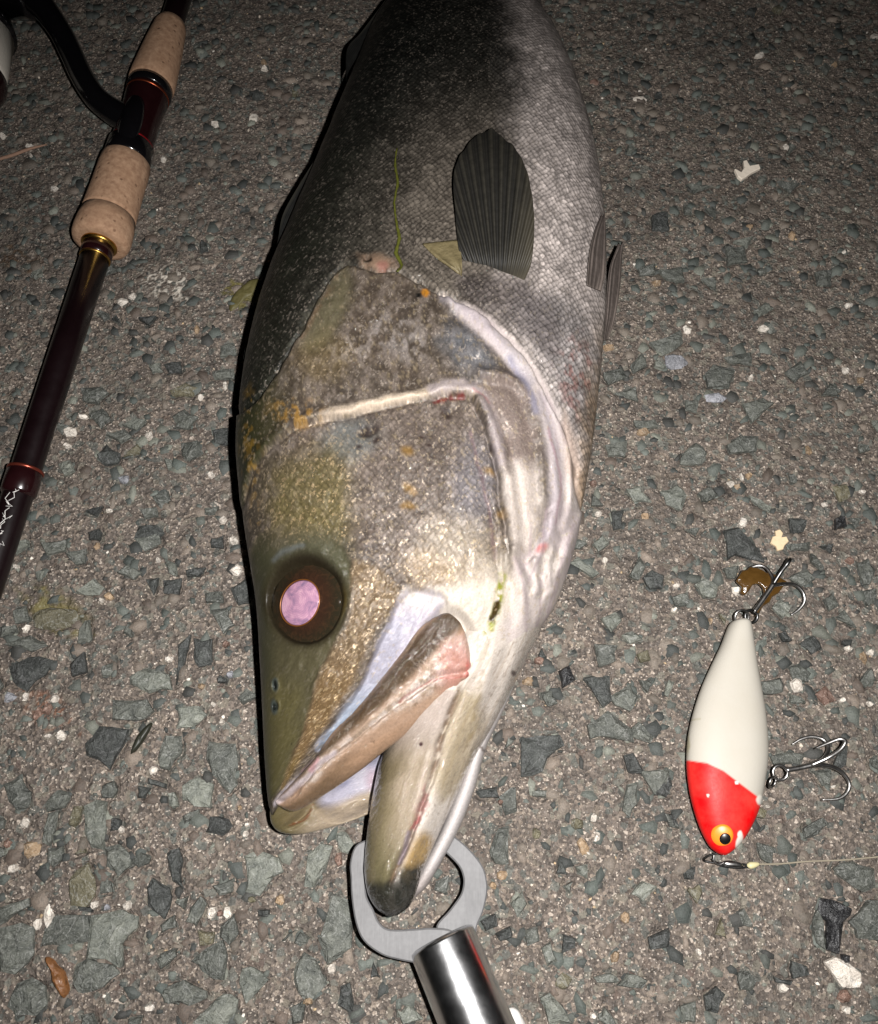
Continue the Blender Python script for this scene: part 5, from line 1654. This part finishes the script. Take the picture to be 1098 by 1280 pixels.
# snap, swivel and leader at the nose
wire('snap', [(904, 1066, .008), (896, 1067, .007), (886, 1070, .0055), (880, 1075, .004), (888, 1078, .004), (902, 1079, .0042), (918, 1080, .0042), (932, 1081, .004), (935, 1084, .004), (920, 1085, .0042), (902, 1082, .0045), (890, 1074, .005)], .00038, DARKST, nsub=5, seg=8)
wire('snap', [(893, 1066, .006), (893, 1076, .0055), (899, 1081, .005), (906, 1078, .005)], .0004, HOOK, seg=8)
wire('swivel', [(904, 1079, .004), (907, 1079.3, .004), (912, 1080, .004), (920, 1081, .004), (926, 1081.6, .004), (929, 1082, .004)], [.0004, .0009, .0012, .0012, .0009, .0004], HOOK)
wire('knot', [(934, 1082, .004), (938, 1082, .004), (944, 1081, .004), (949, 1080, .0038)], [.0005, .0012, .0010, .0005], plain('knot_pale', lin((190, 182, 140)), .5, 0, .2), nsub=4)
wire('leader_line', [(946, 1080.5, .0036), (975, 1080, .003), (1010, 1077, .0028), (1050, 1075.5, .003), (1080, 1073, .003), (1110, 1069, .003), (1200, 1050, .003), (1400, 1000, .003)], .00030, plain('leader_nylon', lin((138, 130, 114)), .3, 0, .15), nsub=8, seg=8)
# weed on the tail hook
def blob(name, pts, z, th, mat, label, cat, rough=.0006, parent=None, zn=None):
    pl = crom(pts, len(pts) * 4, True)
    xy = np.array([P(p[0], p[1], z)[:2] for p in pl])
    c = xy.mean(0)
    V, F = [], []
    n = len(xy); rings = 5
    for k_ in range(rings + 1):
        t = k_ / rings
        for p in xy:
            q = c + (p - c) * t
            nn_ = fbm(np.array([q[0] * 500]), np.array([q[1] * 500]), 3)[0] - .5
            V.append((q[0], q[1], z + th * math.sqrt(max(0, 1 - t ** 3)) + nn_ * rough * 2))
    for k_ in range(rings):
        for i in range(n):
            j = (i + 1) % n
            F.append((k_ * n + i, k_ * n + j, (k_ + 1) * n + j, (k_ + 1) * n + i))
    b0 = len(V)
    for p in xy: V.append((p[0], p[1], z - th * .5))
    F += [(rings * n + i, rings * n + (i + 1) % n, b0 + (i + 1) % n, b0 + i) for i in range(n)]
    F.append(tuple(b0 + i for i in range(n))[::-1])
    o = link(name, mesh(name, V, F), mat)
    return tag(o, label, cat)
WEED = plain('brown_weed', lin((74, 52, 22)), .2, 0, .5, 260, .0008, Coat_Weight=.5, Coat_Roughness=.08)
sw = [(920, 727), (925, 718), (928, 713), (934, 712), (938, 708), (946, 710), (952, 711), (958, 716), (966, 717), (972, 719), (976, 723), (983, 728), (978, 735), (973, 742), (966, 746), (962, 753), (954, 758), (950, 766), (945, 770), (946, 760), (951, 752), (955, 744), (954, 735), (948, 730), (941, 731), (937, 738), (931, 744), (926, 741), (928, 733)]
sxy = np.array([P(p[0], p[1], .0075)[:2] for p in sw])
tag(link('seaweed_scrap', plate(sxy, lambda x_, y_: .0072 + .0035 * (fbm(np.array([x_ * 300]), np.array([y_ * 300]), 2)[0] - .5), .0024, .0006), WEED, smooth=True), 'wet brown seaweed scrap caught on the lure tail hook', 'seaweed')
# ================================================================== steel lip grip holding the lower jaw
gc = P(540, 1170, 0)
grip = empty('fish_grip', gc, 'steel lip grip with ring jaws and polished tube handle on the fish jaw', 'fish grip')
m = NT('brushed_steel')
g = m.geo(); n1 = m.noise(700, 4, .6, g); mpg = m.add('Mapping'); mpg.inputs['Scale'].default_value = (2600, 120, 300); m.lk(g, mpg.inputs['Vector']); n2 = m.noise(1, 3, .6, mpg.outputs[0]); n3 = m.noise(70, 4, .6, g)
c = m.mix(n1.outputs[0], (.095, .093, .096), (.15, .148, .15)); c = m.mix(m.ramp(n3.outputs[0], [(.35, .5), (.6, 0)]), c, (.07, .068, .07))
m.set(Base_Color=c, Metallic=0, Roughness=m.math('ADD', m.math('MULTIPLY', n2.outputs[0], .2), .48), Normal=m.bump(n2.outputs[0], .15, .0003))
m.b.inputs['Specular IOR Level'].default_value = .45
PLATE = m.m
ZG = .0215
def gplate(name, pts, z, th):
    pl = crom(pts, len(pts) * 4, True)
    xy = np.array([P(p[0], p[1], z)[:2] for p in pl])
    me = plate(xy, z, th, .0005)
    return link(name, me, PLATE, grip, smooth=False)
gplate('jaw', [(500, 1050), (478, 1046), (456, 1051), (444, 1059), (438, 1079), (439, 1100), (440, 1122), (445, 1153), (455, 1176), (477, 1193), (500, 1200), (522, 1204), (556, 1210), (580, 1186), (566, 1164), (540, 1160), (522, 1161),
               (489, 1162), (475, 1154), (467, 1137), (459, 1121), (457, 1100), (456, 1080), (462, 1070), (480, 1066), (500, 1064)], ZG, .0024)
gplate('jaw', [(530, 1040), (552, 1040), (570, 1047), (590, 1065), (604, 1084), (609, 1102), (609, 1118), (604, 1140), (596, 1160), (594, 1184), (570, 1196), (552, 1172), (546, 1157), (562, 1138), (575, 1120), (579, 1108), (579, 1096), (573, 1082), (556, 1065), (545, 1058), (530, 1056)], ZG - .0030, .0024)
m = NT('polished_steel')
g = m.geo(); n1 = m.noise(160, 4, .6, g); n2 = m.noise(900, 3, .6, g)
m.set(Base_Color=m.mix(n1.outputs[0], (.60, .60, .61), (.74, .74, .75)), Metallic=1.0, Roughness=m.math('ADD', m.math('MULTIPLY', n1.outputs[0], .16), .15), Normal=m.bump(n2.outputs[0], .06, .0003))
TUBE = m.m
# the handle tube, its head end cut square and notched where the jaws come out
A = P(552, 1174, .0200)
zb_ = .0145                         # the handle is held so that it lies square to the view
for _ in range(60):
    B = P(596, 1280, zb_); mid = (A + B) / 2; e_ = float((B - A) @ (np.array([0, 0, CAM_H]) - mid))
    zb_ += -e_ * 2.0
dv = (B - A) / np.linalg.norm(B - A)
def shell(name, segs, mat, seg=48, inner=None):
    V, F = [], []
    ref = np.array([0, 0, 1.0]); bi_ = np.cross(dv, ref); bi_ /= np.linalg.norm(bi_); up_ = np.cross(bi_, dv)
    for s_, r in segs:
        for k_ in range(seg):
            w = 6.28318 * k_ / seg
            V.append(A + dv * s_ + r * (math.cos(w) * bi_ + math.sin(w) * up_))
    n = len(segs)
    for i in range(n - 1):
        for k_ in range(seg):
            l = (k_ + 1) % seg
            F.append((i * seg + k_, i * seg + l, (i + 1) * seg + l, (i + 1) * seg + k_))
    o = link(name, mesh(name, V, F), mat, grip)
    return o
shell('handle_tube', [(.012, .0094), (.001, .0096), (-.0002, .0100), (0.0004, .0112), (.0012, .0114), (.020, .0114), (.060, .0114), (.110, .0114), (.112, .0105), (.112, .0)], TUBE)
shell('tube_core', [(.004, .0), (.004, .0094), (.010, .0094)], plain('tube_inside', (.03, .03, .03), .5, .5))
# white lanyard along the handle
V, F = tube([P(668, 1330, .004), P(655, 1296, .006), P(646, 1276, .0095), P(640, 1268, .0100), P(632, 1275, .006)], [.0022, .0022, .0022, .0021, .0016], 12, True, 1.0, 6)
link('lanyard', mesh('lanyard', V, F), plain('lanyard_white', lin((205, 202, 198)), .7, 0, .12, 900, .0004), grip)
# ================================================================== small loose things
# strand of green weed on the fish
pts = [(497, 185), (494, 205), (497, 230), (493, 255), (497, 280), (499, 300), (496, 318), (502, 332), (497, 345)]
P3 = []
for px, py in pts:
    p = on('body', px, py); P3.append(p + np.array([0, 0, .0004]))
V, F = tube(P3, [.0002, .0004, .0005, .0004, .0005, .0006, .0007, .0006, .0005], 8, True, .6, 8)
V = [v + np.array([1, 0, 0]) * random.gauss(0, .00012) for v in V]
o = link('weed_strand', mesh('weed_strand', V, F), plain('green_weed', lin((74, 76, 28)), .4, 0, .4, 500, .0005))
tag(o, 'thin yellow-green weed strand lying along the fish flank', 'seaweed')
def onG(px, py, dz=0.0):
    p = P(px, py, 0.0); p[2] = dz; return p
# Y-shaped shell chip
SHELL = plain('shell_white', lin((226, 214, 198)), .55, 0, .1, 500, .0004)
yp = [(918, 213), (926, 217), (930, 211), (929, 203), (933, 202), (937, 209), (948, 207), (950, 212), (940, 217), (933, 222), (927, 226), (922, 222)]
xy = np.array([P(p[0], p[1], .002)[:2] for p in yp])
tag(link('shell_fragment', plate(xy, .0022, .0022, .0003), SHELL, smooth=False), 'white forked shell chip lying alone on the asphalt', 'shell')
yp = [(963, 679), (966, 671), (970, 670), (969, 664), (975, 662), (979, 667), (977, 672), (983, 671), (986, 677), (981, 682), (979, 687), (972, 689), (970, 683)]
xy = np.array([P(p[0], p[1], .0015)[:2] for p in yp])
tag(link('shell_fragment', plate(xy, .0014, .0016, .0003), plain('shell_cream', lin((206, 184, 150)), .6, 0, .15, 500, .0004), smooth=False), 'cream cross-shaped shell chip above the lure tail hook', 'shell')
# amber leaf scrap, dark sliver, twig
AMB = plain('amber_leaf', lin((112, 74, 42)), .45, 0, .75, 420, .0016, Coat_Weight=.15, Coat_Roughness=.15)
blob('dead_leaf', [(57, 1197), (66, 1200), (72, 1208), (80, 1215), (84, 1228), (86, 1238), (80, 1248), (74, 1240), (67, 1228), (63, 1212)], .0012, .0022, AMB, 'curled amber-brown leaf scrap wet on the asphalt', 'leaf', .0012)
blob('leaf_sliver', [(163, 942), (168, 928), (176, 914), (187, 904), (190, 906), (182, 922), (172, 936), (166, 942)], .0010, .0014, plain('dark_leaf', lin((34, 35, 26)), .5, 0, .3), 'narrow dark leaf sliver lying between grey stones', 'leaf', .0004)
blob('seaweed_scrap', [(287, 380), (292, 368), (302, 358), (312, 350), (322, 348), (324, 356), (318, 366), (306, 374), (296, 384), (288, 388)], .0004, .0008, plain('olive_weed', lin((84, 78, 44)), .6, 0, .4, 300, .0006), 'flat olive weed scrap beside the fish back', 'seaweed', .0006)
V, F = tube([onG(-4, 202, .0012), onG(18, 196, .0014), onG(38, 189, .0016), onG(60, 183, .0014)], [.0009, .0010, .0009, .0004], 8, True, .8, 5)
tag(link('twig', mesh('twig', V, F), plain('twig_bark', lin((140, 110, 92)), .8, 0, .3, 600, .0004)), 'short thin pinkish twig beside the reel', 'twig')
